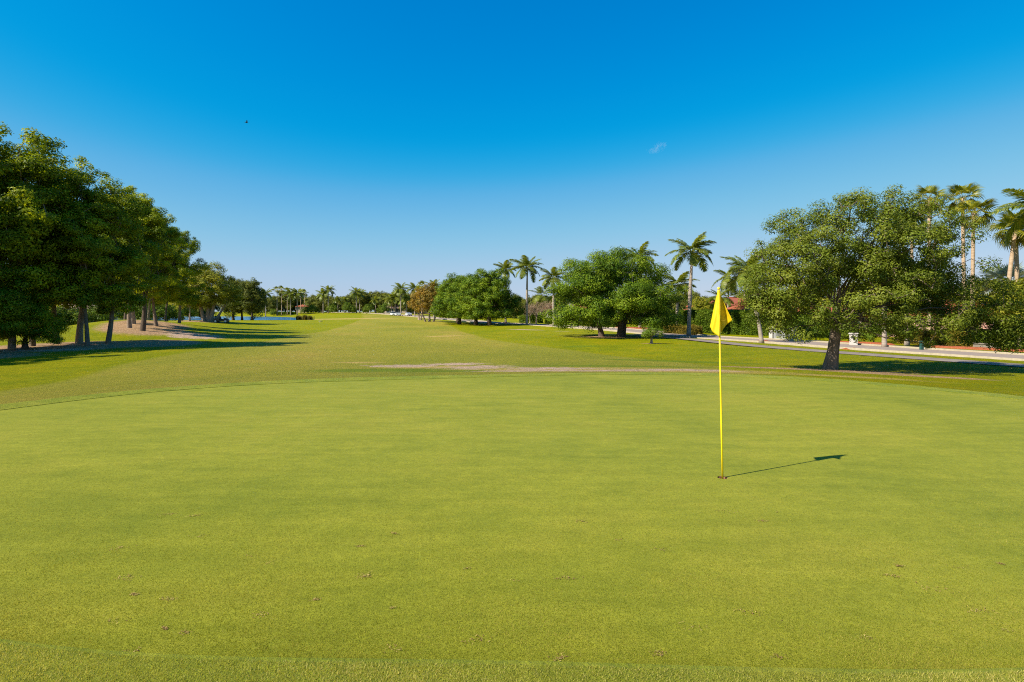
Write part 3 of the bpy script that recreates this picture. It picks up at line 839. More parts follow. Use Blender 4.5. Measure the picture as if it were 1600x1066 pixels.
# ------------------------------------------------------------------ palms
def frond_mesh(name, L, droop, nl, leaf_l, seed, spread=1.0, lw=.055):
    """feather frond along +X: rachis and two ranks of leaflets"""
    g = np.random.default_rng(seed); V = []; T = []; tint = []
    def rp(t):
        return np.array([L * (math.sin(t * droop) / droop), 0, L * ((math.cos(t * droop) - 1) / droop) + .0])
    ts = np.linspace(0, 1, 9)
    for i, t in enumerate(ts):
        p = rp(t); w = .05 * (1 - t * .85)
        V += [p + (0, w, 0), p + (0, -w, 0), p + (0, 0, -w * 1.3)]
    for i in range(8):
        o = i * 3
        for a, b in ((0, 1), (1, 2), (2, 0)):
            T += [(o+a, o+b, o+3+b), (o+a, o+3+b, o+3+a)]; tint += [.75, .75]
    for k in range(nl):
        t = .14 + .86 * (k + .5) / nl
        p = rp(t); d = rp(min(1, t + .02)) - rp(t - .02); d /= np.linalg.norm(d)
        ll = leaf_l * (math.sin(math.pi * min(1, .18 + .80 * t)) ** .6) * g.uniform(.85, 1.1)
        for s in (-1, 1):
            out = np.array([d[0] * .55, s * spread, d[2] * .55 + g.uniform(-.1, .35)]); out /= np.linalg.norm(out)
            mid = p + out * ll * .55 + (0, 0, -.04 * ll); end = p + out * ll + (0, 0, -.38 * ll)
            w = d * lw * .5 * g.uniform(.8, 1.2)
            o = len(V); V += [p - w, p + w, mid - w * 1.15, mid + w * 1.15, end]
            T += [(o, o+1, o+3), (o, o+3, o+2), (o+2, o+3, o+4)]; c = g.uniform(.1, .9); tint += [c, c, c]
    return mesh_np(name, np.array(V), T=np.array(T), attrs={'tint': ('FACE', tint)})

def fan_mesh(name, L, pet, nseg, seed, droop=.35, lift=0.0):
    """fan frond along +X: petiole and a disc of split segments"""
    g = np.random.default_rng(seed); V = []; T = []; tint = []
    for t in (0, 1):
        p = np.array([pet * t, 0, 0]); w = .035 - .015 * t
        V += [p + (0, w, 0), p + (0, -w, 0), p + (0, 0, -w)]
    for a, b in ((0, 1), (1, 2), (2, 0)):
        T += [(a, b, 3+b), (a, 3+b, 3+a)]; tint += [.95, .95]
    c = np.array([pet, 0, 0])
    for k in range(nseg):
        a = R(-128 + 256 * (k + .5) / nseg); d = np.array([math.cos(a), math.sin(a), .10 * math.cos(3 * a)])
        s = np.array([-math.sin(a), math.cos(a), 0]); l = L * (.72 + .28 * math.cos(a * .6)) * g.uniform(.9, 1.06)
        w = l * .55 * math.tan(R(256 / nseg) / 2) * 1.05
        m = c + d * l * .55 + (0, 0, .04 * l); e = c + d * l + (0, 0, -droop * l * g.uniform(.7, 1.3))
        e0 = c + d * l * .8 + (0, 0, -droop * l * .35)
        o = len(V); V += [c, m - s * w, m + s * w, e0 - s * w * .5, e0 + s * w * .5, e]
        T += [(o, o+1, o+2), (o+1, o+3, o+4), (o+1, o+4, o+2), (o+3, o+5, o+4)]; q = g.uniform(.1, .95); tint += [q] * 4
    return mesh_np(name, np.array(V), T=np.array(T), attrs={'tint': ('FACE', tint)})

def palm_trunk(h, prof, lean=(0, 0), n=14, sides=10):
    P = []; Rr = []
    for t in np.linspace(-.02, 1, n):
        tt = max(t, 0); P.append((lean[0] * tt ** 1.4, lean[1] * tt ** 1.4, h * t)); Rr.append(np.interp(tt, prof[0], prof[1]))
    return MB().tube(P, Rr, sides).mesh('trunk', True)

FR = {}
for q in range(3):
    m = frond_mesh('frond', 3.4, (.7, 1.05, 1.4)[q], 38, .95, 100 + q, lw=.10); m.materials.append(M['frond']); FR['royal', q] = m
    m = frond_mesh('frond', 3.6, (.8, 1.2, 1.6)[q], 36, .95, 110 + q, lw=.09); m.materials.append(M['frond']); FR['coco', q] = m
    m = fan_mesh('frond', 1.05, .95, 22, 120 + q, (.25, .4, .6)[q]); m.materials.append(M['fan']); FR['fan', q] = m
    m = fan_mesh('frond', 1.5, 1.2, 26, 130 + q, (.02, .06, .1)[q]); m.materials.append(M['silver']); FR['silver', q] = m

def frond_set(g, kind):
    """(pitch above horizontal, azimuth, variant) for every frond of one palm"""
    S = []
    if kind == 'royal':
        n = 17
        for i in range(n):
            t = i / (n - 1); S.append((R(74 - 86 * t ** .8) + g.normal() * .06, 2.39996 * i + g.normal() * .12, 0 if t < .3 else (1 if t < .7 else 2)))
    elif kind == 'coco':
        n = 18
        for i in range(n):
            t = i / (n - 1); S.append((R(72 - 112 * t ** .85) + g.normal() * .08, 2.39996 * i + g.normal() * .15, min(2, int(t * 3))))
    elif kind == 'fan':
        n = 20
        for i in range(n):
            t = i / (n - 1); S.append((R(78 - 135 * t ** .9) + g.normal() * .1, 2.39996 * i + g.normal() * .15, min(2, int(t * 3))))
    else:
        n = 24
        for i in range(n):
            t = i / (n - 1); S.append((R(82 - 120 * t) + g.normal() * .06, 2.39996 * i, min(2, int(t * 3))))
    return S

PT = {}
def palm(kind, name, x, y, H, label, group=None, lean=(0, 0), fs=1.0, seed=0, far=False, z=None):
    g = np.random.default_rng(seed + 500)
    t = thing(name, on(x, y) if z is None else (x, y, z), 0, label, 'palm tree', group)
    if kind == 'royal':
        cs = min(1.7, H * .14)
        th = H - cs - 2.0 * fs
        k = .8 if H < 10 else 1.0
        link('trunk', palm_trunk(th, ([0, .05, .3, .6, 1], [.34 * k, .25 * k, .21 * k, .24 * k, .15 * k]), lean), M['royal'], t)
        top = Vector((lean[0], lean[1], th))
        s = MB().tube([top, top + Vector((0, 0, cs * .3)), top + Vector((0, 0, cs))], [.165 * k, .18 * k, .10 * k], 10).mesh('crownshaft', True)
        link('crownshaft', s, M['shaft'], t)
        apex = top + Vector((0, 0, cs)); fr_r = .05
    elif kind == 'coco':
        th = H - 2.2 * fs
        link('trunk', palm_trunk(th, ([0, .06, .5, 1], [.25, .16, .13, .10]), lean), M['royal'], t)
        apex = Vector((lean[0], lean[1], th)); fr_r = .05
    elif kind == 'fan':
        th = H - 1.5 * fs
        link('trunk', palm_trunk(th, ([0, .06, .5, 1], [.30, .21, .17, .15]), lean), M['fantrunk'], t)
        apex = Vector((lean[0], lean[1], th)); fr_r = .1
    else:
        th = H - 2.2 * fs
        link('trunk', palm_trunk(th, ([0, .1, 1], [.34, .26, .24]), lean), M['royal'], t)
        apex = Vector((lean[0], lean[1], th)); fr_r = .12
    fk = kind if kind != 'coco' else 'coco'
    st = frond_set(g, kind)
    if far: st = st[::2] if kind == 'fan' else st[::1]
    mats = []
    for pitch, az, v in st:
        sc = fs * g.uniform(.88, 1.1) * (.75 if pitch > R(62) else 1)
        roll = g.normal() * .25
        Mx = Matrix.Translation(apex + Vector((math.cos(az), math.sin(az), 0)) * fr_r) @ Euler((0, 0, az)).to_matrix().to_4x4() @ Euler((0, -pitch, 0)).to_matrix().to_4x4() @ Euler((roll, 0, 0)).to_matrix().to_4x4() @ Matrix.Scale(sc, 4)
        mats.append((Mx, FR[fk, v]))
    if far:      # too small to tell the fronds apart: one crown
        Vs = []; Ts = []; tn = []; o = 0
        for Mx, me in mats:
            n = len(me.vertices); co = np.empty(n * 3, np.float32); me.vertices.foreach_get('co', co); co = co.reshape(-1, 3)
            A = np.array(Mx); Vs.append(co @ A[:3, :3].T + A[:3, 3])
            ix = np.empty(len(me.loops), np.int32); me.loops.foreach_get('vertex_index', ix); Ts.append(ix.reshape(-1, 3) + o); o += n
            tv = np.empty(len(me.polygons), np.float32); me.attributes['tint'].data.foreach_get('value', tv); tn.append(tv)
        cm = mesh_np('crown', np.concatenate(Vs), T=np.concatenate(Ts), attrs={'tint': ('FACE', np.concatenate(tn))})
        link('crown', cm, M['silver' if kind == 'silver' else ('fan' if kind == 'fan' else 'frond')], t)
    else:
        for Mx, me in mats:
            f = link('frond', me, parent=t); f.matrix_local = Mx
    return t

# ------------------------------------------------------------------ hedges
def hedge(x0, y0, x1, y1, w, h, label, mat='hedge', n=9000, leaf=.14, name='hedge', wob=.1, seed=0, cat='hedge', group=None):
    g = np.random.default_rng(seed + 900)
    L = math.hypot(x1 - x0, y1 - y0); az = math.atan2(y1 - y0, x1 - x0)
    zb = float(height((x0 + x1) / 2, (y0 + y1) / 2)) - .05
    t = thing(name, ((x0 + x1) / 2, (y0 + y1) / 2, zb), az, label, cat, group)
    core = MB().box(-L/2 + .12, L/2 - .12, -w/2 + .12, w/2 - .12, 0, h - .14).mesh('stems')
    link('stems', core, M['stems'], t)
    A = np.array([L * h, L * h, L * w, w * h, w * h]); side = g.choice(5, n, p=A / A.sum())
    u = g.uniform(-.5, .5, n); v = g.uniform(0, 1, n)
    P = np.zeros((n, 3)); N0 = np.zeros((n, 3))
    for s, (nx_, ny_, nz_) in enumerate([(0,-1,0),(0,1,0),(0,0,1),(-1,0,0),(1,0,0)]):
        k = side == s; N0[k] = (nx_, ny_, nz_)
        if s < 2: P[k] = np.column_stack([u[k] * L, np.full(k.sum(), ny_ * w / 2), v[k] * h])
        elif s == 2: P[k] = np.column_stack([u[k] * L, (v[k] - .5) * w, np.full(k.sum(), h)])
        else: P[k] = np.column_stack([np.full(k.sum(), nx_ * L / 2), u[k] * w, v[k] * h])
    P += N0 * (wob * (np.sin(P[:, :1] * 2.3 + 1) * np.cos(P[:, 2:] * 2.9 + P[:, 1:2] * 2) + .4 * np.sin(P[:, :1] * 5.1)) + g.normal(size=(n, 1)) * .09)
    V, Qd, tint = leaf_cloud(g, P, np.full(n, .05), np.ones(n, int), leaf, outw=.2, up=.3)
    lump = .5 + .5 * np.sin(P[:, 0] * 1.9 + 2) * np.cos(P[:, 2] * 2.2)
    V2 = V.reshape(-1, 4, 3); V2 += N0[:, None, :] * .0
    link('foliage', mesh_np('foliage', V2.reshape(-1, 3), Qd, attrs={'tint': ('FACE', np.clip(tint * .7 + lump * .3, 0, 1))}), M[mat], t)
    return t

# ------------------------------------------------------------------ trees on the left
G_L = 'tall shade trees left of the fairway'
near = [
 ('tall2', -42.5, 24.5, 1.02, .8, 'shade tree outside the left edge casting the nearest shadow on the grass'),
 ('tall0', -41.0, 29.5, 1.0, 2.8, 'shade tree outside the left edge, second from the camera'),
 ('tall2', -40.5, 35.0, 1.05, 4.6, 'shade tree outside the left edge, third from the camera'),
 ('tall1', -38.6, 40.2, 1.06, .4, 'tall shade tree rising past the left edge of the picture'),
 ('tall0', -36.3, 41.3, 1.08, 1.1, 'tallest dense tree at the far left, highest point of the left tree wall'),
 ('tall2', -37.1, 44.0, 1.03, 2.2, 'tall tree just right of the tallest left tree, with a pale sunlit trunk foot'),
 ('tall3', -36.7, 45.9, .94, 3.0, 'left shade tree with a slightly leaning slim trunk against bright lawn'),
 ('tall4', -35.3, 46.4, .98, 4.1, 'left shade tree with a straight reddish trunk lit on its left side'),
 ('tall2', -33.2, 44.5, .84, 5.3, 'left shade tree whose pale trunk stands nearest the fairway in the front row'),
 ('tall3', -33.1, 46.6, .86, .2, 'last tree of the front left row, thick dark trunk before the straw mound'),
]
for k, x, y, s, r, lb in near: plant(k, 'shade_tree', x, y, lb, group=G_L, scale=s, rz=r)
plant('lowtree', 'low_tree', -37.0, 38.6, 'low dark bushy tree whose foliage reaches the ground at the left edge', scale=.86, rz=.5)
plant('lowtree', 'low_tree', -35.6, 41.6, 'low leafy tree filling the gap under the tallest left tree', scale=.55, rz=2.5)
mound = [
 ('tall0', -40.7, 60.5, .98, 2.0, 'mound tree with a pale trunk, leftmost of the front ones on the straw mound'),
 ('tall4', -46.3, 69.5, 1.08, .9, 'mound tree with pale trunk standing close behind the leftmost mound trunk'),
 ('tall1', -38.1, 58.7, .90, 3.6, 'mound tree with the darkest trunk, standing nearest the shaded grass'),
 ('tall3', -43.9, 70.2, .93, 4.4, 'mound tree with dark trunk under a sunlit fork, right of the darkest trunk'),
 ('tall1', -53.0, 78.0, .92, 5.0, 'distant mound tree with pale trunk at the back left of the straw mound'),
 ('tall0', -50.5, 79.0, .88, .0, 'back mound tree with a warm brown trunk seen past the darkest trunk'),
 ('tall2', -50.0, 82.0, .85, 1.5, 'back mound tree with a slim orange lit trunk'),
 ('tall3', -46.8, 80.0, .86, 5.7, 'right end tree of the mound with flared dark trunk and rounded crown'),
]
for k, x, y, s, r, lb in mound: plant(k, 'shade_tree', x, y, lb, group='shade trees on the straw mound', scale=s, rz=r)
plant('youngtree', 'young_tree', -66.6, 117.5, 'small forked tree left of the thick banyan trunk', scale=1.15, rz=1)
plant('banyan', 'banyan_tree', -64.6, 120.8, 'banyan with bundled pale trunks and sunlit yellow green crown by the pond', scale=1.0, rz=.2)
plant('pondtree', 'pond_tree', -82.39, 168, 'pond side tree with a thick brown trunk next to the banyan', group='trees on the pond bank', scale=.96, rz=1.0)
plant('pondtree', 'pond_tree', -81.17, 171, 'pond side tree with a slim dark trunk, middle of the three', group='trees on the pond bank', scale=.94, rz=2.6)
plant('pondtree', 'pond_tree', -76.27, 167, 'dark pond side tree hanging down to the water, rightmost of the three', group='trees on the pond bank', scale=.93, rz=4.3)
# sunlit shrubs on the lawn seen between the left trunks
for i, (x, y, s, lb) in enumerate([
  (-72.26, 88, 2.2, 'bright shrub on the lawn behind the leaning left trunk'), (-72.44, 92, 2.5, 'large sunlit shrub behind the reddish left trunk'),
  (-70.41, 96, 2.0, 'shrub on the lawn behind the front left tree row end'), (-77.71, 110, 2.6, 'round shrub left of the straw mound'),
  (-84.23, 128, 2.6, 'yellow green shrub behind the mound trunks'), (-85.04, 135, 3.0, 'tall shrub behind the middle of the straw mound'),
  (-84.72, 140, 2.6, 'shrub behind the flared mound trunk'), (-86.90, 150, 3.0, 'broad shrub left of the young forked tree'),
  (-69.74, 80, 2.4, 'sunlit shrub behind the low dark tree')]):
    plant('bush', 'shrub', x, y, lb, 'shrub', 'shrubs on the left lawn', scale=s, rz=i * 1.3)
for i, (x, y, s, o) in enumerate([(-140.04, 150,1.1,'first'),(-140.38, 160,1.2,'second'),(-134.56, 165,1.0,'third'),(-128.12, 170,1.1,'fourth'),(-129.02, 185,1.2,'fifth'),(-122.25, 190,1.0,'sixth'),(-126.97, 215,1.1,'seventh'),(-124.70, 230,1.0,'eighth')]):
    plant('far%d' % (i % 3), 'background_tree', x, y, o + ' tree from the left in the row far behind the left lawn', group='trees behind the left lawn', scale=s, rz=i * .9)
hedge(-83.80, 100, -79.55, 104, 1.2, 1.3, 'clipped hedge on the bright lawn behind the left trunks', n=9000, leaf=.24, seed=1)

# ------------------------------------------------------------------ trees on the right
plant('oak', 'oak_tree', 14.5, 25.9, 'broad live oak beside the green with a bare brown trunk and drooping right side', scale=1.0)
plant('ficus', 'ficus_tree', 12.1, 67.0, 'big round dark green ficus with several trunks beside the road', scale=1.0, rz=.25)
plant('ficus_b', 'ficus_tree', -4.6, 115.8, 'ficus with a double trunk, front right of the far ficus clump', group='far ficus clump', scale=.98, rz=.7)
plant('ficus_b', 'ficus_tree', -7.6, 119.8, 'ficus with a single dark trunk in the middle of the far ficus clump', group='far ficus clump', scale=.88, rz=2.9)
plant('ficus_b', 'ficus_tree', -11.8, 127.5, 'ficus left of the middle one in the far ficus clump', group='far ficus clump', scale=.95, rz=4.4)
plant('ficus_b', 'ficus_tree', -13.0, 137.0, 'leftmost ficus of the far clump, next to the orange leaved trees', group='far ficus clump', scale=.95, rz=5.4)
plant('orangetree', 'orange_leaved_tree', -21.02, 146, 'many stemmed tree with orange autumn leaves beside the far ficus clump', scale=1.0, rz=.3)
plant('orangetree', 'orange_leaved_tree', -27.21, 168, 'smaller yellow orange tree left of the many stemmed orange tree', scale=.92, rz=2.1)
plant('smallshrub', 'small_shrub', 12.8, 52.2, 'small light green shrub on a stubby trunk in front of the big ficus', 'shrub', scale=.92)
for i, (x, y, s, lb) in enumerate([(5.30, 124,1.0,'leafless pinkish tree left of the second royal palm'),(8.35, 128,1.05,'leafless pale tree between the two mid distance royal palms'),(4.19, 133,.9,'leafless tree in front of the low hedge by the far ficus')]):
    plant('baretree', 'bare_tree', x, y, lb, group='leafless trees along the road', scale=s, rz=i * 2.0)
plant('flowertree', 'flowering_tree', 32.64, 78, 'tree with red blossom before the white villa, left of the oak', scale=1.0, rz=.4)
plant('youngtree', 'young_tree', 31.96, 96, 'yellow green tree right of the tall royal palm', scale=.80, rz=1.4)
plant('youngtree', 'young_tree', 35.57, 102, 'small tree just left of the flag top', scale=.66, rz=2.8)
plant('youngtree', 'young_tree', 40.98, 46, 'pale slender tree at the right edge beside the leaning fan palms', scale=.85, rz=4.0)

# ------------------------------------------------------------------ palms
RP = 'royal palms along the road'
palm('royal', 'royal_palm', 22.0, 70.8, 12.6, 'tall royal palm standing alone between the big ficus and the flag', RP, (.35, 0), 1.0, 1)
palm('royal', 'royal_palm', 3.0, 116.0, 13.9, 'tall royal palm right of the far ficus clump', RP, (.1, 0), 1.1, 2)
palm('royal', 'royal_palm', 8.0, 109.8, 11.2, 'royal palm left of the big ficus crown', RP, (0, 0), .95, 3)
palm('royal', 'royal_palm', 23.16, 52.8, 8.4, 'royal palm with reddish base on the verge, crown behind the oak left side', RP, (-1.1, .2), .85, 4)
palm('royal', 'royal_palm', 30.11, 46, 7.2, 'royal palm with thick pale trunk hidden by the oak middle', RP, (0, 0), .8, 5)
palm('royal', 'royal_palm', 34.70, 50, 7.4, 'royal palm with trunk standing in red mulch behind the oak', RP, (0, 0), .8, 6)
palm('royal', 'royal_palm', 23.13, 80, 8.6, 'royal palm showing over the right shoulder of the big ficus', RP, (.2, 0), .95, 7)
palm('royal', 'royal_palm', 21.60, 96, 14.0, 'royal palm whose fronds peek over the top of the big ficus', RP, (0, 0), 1.0, 8)
palm('royal', 'royal_palm', 15.37, 99, 9.5, 'royal palm whose trunk stands at the road behind the big ficus', RP, (0, 0), .9, 9)
palm('royal', 'royal_palm', -1.44, 128, 13.9, 'royal palm peeking over the right side of the far ficus clump', RP, (0, 0), .9, 10)
palm('coco', 'coconut_palm', 34.88, 92, 10.4, 'coconut palm with round crown directly right of the flag top', 'coconut palms by the villas', (.2, 0), .85, 11)
palm('coco', 'coconut_palm', 35.93, 88, 11.6, 'taller coconut palm at the left edge of the oak crown', 'coconut palms by the villas', (.1, 0), .9, 12)
palm('coco', 'coconut_palm', 30.99, 84, 6.6, 'short yellow green palm behind the flag', 'coconut palms by the villas', (-.2, 0), .7, 13)
palm('coco', 'coconut_palm', 6.99, 138, 8.8, 'coconut palm low between the two mid distance royal palms', 'coconut palms by the villas', (.2, 0), 1.0, 14)
palm('coco', 'coconut_palm', 10.26, 120, 8.5, 'coconut palm just left of the big ficus crown', 'coconut palms by the villas', (.2, 0), 1.0, 15)
palm('royal', 'royal_palm', 38.19, 41, 12.4, 'palm outside the right edge whose fronds reach into the picture', RP, (0, 0), 1.0, 16)
FPG = 'fan palms behind the oak'
palm('fan', 'fan_palm', 45.33, 57, 15.7, 'tallest fan palm of the pair right of the oak', FPG, (-.2, 0), .95, 21)
palm('fan', 'fan_palm', 43.67, 54, 13.7, 'lower fan palm of the pair right of the oak, with a hanging dead frond', FPG, (.15, 0), .95, 22)
palm('fan', 'fan_palm', 42.54, 58, 15.9, 'fan palm rising behind the top of the oak', FPG, (0, 0), .95, 23)
palm('fan', 'fan_palm', 40.60, 47, 11.2, 'leaning fan palm with orange trunk near the right edge', FPG, (1.0, 0), .95, 24)
palm('fan', 'fan_palm', 42.76, 48, 11.6, 'rightmost fan palm behind the leaning one', FPG, (-.3, 0), .95, 25)
palm('fan', 'fan_palm', 46.40, 66, 14.8, 'fan palm showing only its crown tip over the oak', FPG, (0, 0), 1.0, 26)
palm('silver', 'silver_palm', 50.37, 58, 8.2, 'silvery blue fan palm at the right behind the leaning palms', None, (0, 0), 1.0, 27)
far_palms = [
 ('royal', -128.19, 296, 14.6, 1.4, 'royal palm on the far pond bank with dark base, right of the dark pond tree'),
 ('fan', -123.85, 300, 15.8, 1.35, 'leftmost slim fan palm of the tall pair beyond the pond'),
 ('fan', -122.70, 303, 15.8, 1.35, 'right slim fan palm of the tall pair beyond the pond'),
 ('fan', -120.42, 305, 14.8, 1.3, 'fan palm just right of the tall slim pair'),
 ('royal', -115.20, 296, 14.0, 1.4, 'royal palm with spreading fronds right of the slim fan palms'),
 ('royal', -112.08, 297, 14.0, 1.4, 'royal palm left of the orange roofed house beyond the pond'),
 ('fan', -112.85, 304, 13.6, 1.45, 'fan palm above the orange roofed house'),
 ('fan', -112.98, 310, 13.0, 1.35, 'fan palm at the right of the group above the orange roofed house'),
 ('royal', -96.90, 292, 12.5, 1.35, 'left palm of the far royal pair standing free over the trees'),
 ('royal', -93.62, 290, 14.6, 1.4, 'right taller palm of the far royal pair standing free'),
 ('royal', -79.27, 290, 13.2, 1.35, 'left palm of the short pair at the fairway end'),
 ('royal', -79.24, 296, 12.4, 1.3, 'right palm of the short pair at the fairway end'),
 ('royal', -91.79, 300, 8.8, 1.0, 'short yellowish palm in the bushes right of the far royal pair'),
 ('royal', -89.89, 305, 8.2, 1.0, 'short palm beside the yellowish one in the far bushes'),
 ('royal', -68.28, 285, 8.5, 1.0, 'short palm before the dark far tree at the fairway end'),
 ('royal', -51.31, 242, 9.4, 1.25, 'leftmost palm of the row before the brown roofed house'),
 ('royal', -49.47, 241, 10.0, 1.25, 'second palm of the row before the brown roofed house'),
 ('royal', -46.00, 235, 13.6, 1.3, 'tallest palm of the row before the brown roofed house'),
 ('royal', -44.17, 238, 9.0, 1.2, 'low palm right of the tallest one at the brown roofed house'),
 ('royal', -37.10, 217, 13.2, 1.3, 'tall palm at the far road left of the orange tree'),
 ('fan', -33.62, 212, 13.4, 1.3, 'fan palm behind the left side of the orange tree'),
 ('royal', -25.39, 185, 12.6, 1.2, 'palm peeking over the orange leaved tree'),
]
for i, (k, x, y, H, fs, lb) in enumerate(far_palms):
    palm(k, 'royal_palm' if k == 'royal' else 'fan_palm', x, y, H, lb, 'palms at the far end of the fairway', (0, 0), fs, 40 + i, far=True)

# ------------------------------------------------------------------ far tree line
ORD = ['first','second','third','fourth','fifth','sixth','seventh','eighth','ninth','tenth','eleventh','twelfth','thirteenth','fourteenth','fifteenth','sixteenth','seventeenth','eighteenth','nineteenth','twentieth']
line1 = [(-149.22, 330,.8),(-136.19, 322,.85),(-131.41, 330,1.12),(-127.75, 336,1.0),(-115.48, 328,.85),(-107.57, 322,.98),(-100.52, 318,.86),(-91.21, 318,.95),(-79.60, 305,1.02),(-71.88, 300,1.10),(-65.26, 296,1.0),(-57.06, 285,1.12),(-49.49, 275,.9)]
for i, (x, y, s) in enumerate(line1):
    plant('far%d' % (i % 3), 'background_tree', x, y, ORD[i] + ' round tree from the left in the far tree line beyond the pond', group='far tree line', scale=s, rz=i * 1.7)
line2 = [(-176.38, 400,1.0),(-169.72, 410,1.1),(-156.72, 405,1.1),(-144.88, 400,1.05),(-141.12, 410,1.15),(-131.20, 405,1.15),(-120.58, 400,1.05),(-108.41, 395,1.2),(-97.39, 390,1.25),(-85.49, 380,1.2),(-74.92, 370,1.2),(-61.42, 350,1.2),(-49.00, 330,1.2),(-38.36, 310,1.15)]
for i, (x, y, s) in enumerate(line2):
    plant('far%d' % ((i + 1) % 3), 'background_tree', x, y, ORD[i] + ' tree from the left in the rear row behind the far tree line', group='rear row of the far tree line', scale=s, rz=i * 2.3)
line4 = [(-302.36, 640,1.7),(-277.84, 650,1.6),(-243.33, 640,1.75),(-215.69, 650,1.6),(-182.83, 645,1.7),(-151.18, 640,1.7),(-119.06, 630,1.7),(-83.69, 600,1.6),(-50.39, 560,1.5),(-19.89, 520,1.4),(5.40, 480,1.2),(27.22, 440,1.1)]
for i, (x, y, s) in enumerate(line4):
    plant('far%d' % ((i + 2) % 3), 'background_tree', x, y, ORD[i] + ' tree from the left in the most distant belt on the horizon', group='most distant tree belt', scale=s, rz=i * 1.9)
line3 = [(-24.58, 230,1.0),(-17.41, 215,1.0),(-11.07, 205,.95),(-4.83, 195,.9),(1.28, 190,.75),(6.66, 185,.72),(11.34, 180,.72),(15.59, 165,.85),(19.40, 150,.85),(27.05, 130,.85),(35.15, 125,.62),(40.65, 130,.66),(47.87, 140,.62),(52.64, 130,.70),(54.67, 120,.75),(57.32, 112,.72),(63.17, 108,.72),(66.37, 100,.72),(73.86, 98,.70),(75.42, 90,.72),(76.54, 84,.72),(79.19, 80,.75)]
for i, (x, y, s) in enumerate(line3):
    plant('far%d' % (i % 3), 'background_tree', x, y, (ORD + ['twenty first','twenty second'])[i] + ' tree from the left in the belt behind the roadside houses', group='tree belt behind the road', scale=s, rz=i * 1.1)
for i, (x, y, s, lb) in enumerate([(-91.34, 290,2.6,'bright green bush right of the far royal pair'),(-82.61, 288,2.8,'dark bush at the fairway end under the short palm pair'),(-104.61, 300,2.4,'bush left of the far royal pair'),(-71.88, 284,2.4,'bush under the dark far trees'),(-60.74, 270,2.6,'light bush left of the row of far palms'),(-109.75, 303,2.0,'bush in front of the orange roofed house'),(-125.53, 300,2.0,'low bush under the slim fan palms')]):
    plant('bush', 'shrub', x, y, lb, 'shrub', 'bushes at the far end', scale=s, rz=i)

# ------------------------------------------------------------------ roadside shrubs
for i, (x, y, s, lb) in enumerate([(29.49, 58,1.3,'shrub right of the white gate'),(30.46, 57,1.2,'shrub before the pink house left of the oak trunk'),(32.79, 55,1.0,'shrub behind the white mailbox pillar'),
  (34.32, 54,1.2,'shrub left of the thick palm trunk'),(38.11, 56,1.3,'shrub between the two palm trunks behind the oak'),(39.78, 52,1.1,'yellow green shrub before the pink house'),(40.21, 50,1.2,'shrub under the pair of fan palms'),(41.50, 47,1.4,'shrub at the right edge beyond the road')]):
    plant('bush', 'shrub', x, y, lb, 'shrub', 'shrubs beyond the road', scale=s, rz=i * 1.1)
for i, (x, y, s, lb) in enumerate([(34.30, 66,1.0,'leafy tree before the pink houses, left of the oak trunk'),(40.46, 66,.95,'leafy tree behind the oak middle'),(45.71, 64,.9,'leafy tree before the long pink house'),(50.91, 62,.95,'leafy tree behind the fan palm pair')]):
    plant('youngtree', 'young_tree', x, y, lb, group='trees by the pink house', scale=s, rz=i * 1.7)

# ------------------------------------------------------------------ hedges
hedge(21.9, 87.5, 32.2, 68.5, 2.0, 3.0, 'long tall clipped green hedge beyond the road behind the flag', n=60000, leaf=.19, seed=2)
hedge(32.6, 67.5, 36.5, 61.0, 1.6, 2.6, 'tall hedge left of the white gate behind the oak', n=16000, leaf=.19, seed=3)
hedge(21.6, 79.5, 24.6, 74.5, 1.1, 1.05, 'low yellowish hedge by the road before the tall hedge', 'croton', n=12000, leaf=.14, seed=4)
hedge(2.31, 137, 6.73, 133, 1.6, 1.7, 'low green hedge behind the leafless trees', n=9000, leaf=.26, seed=5)
hedge(7.92, 128, 11.72, 124, 1.4, 1.2, 'low green hedge before the white arched house', n=7000, leaf=.26, seed=6)
hedge(36.6, 53.5, 39.6, 49.0, 1.1, 1.2, 'orange leaved low hedge before the pink house', 'croton', n=11000, leaf=.15, seed=7)
hedge(40.5, 51.5, 44.5, 46.5, 1.1, 1.2, 'green low hedge before the pink house, right of the orange one', n=11000, leaf=.15, seed=8)
hedge(16.5, 105.5, 19.2, 101.0, 1.2, 1.9, 'hedge beyond the road seen under the big ficus', n=9000, leaf=.2, seed=9)
hedge(-126.67, 306, -116.34, 306, 1.5, 1.3, 'dark low hedge beyond the pond under the palms', n=5000, leaf=.45, seed=10)

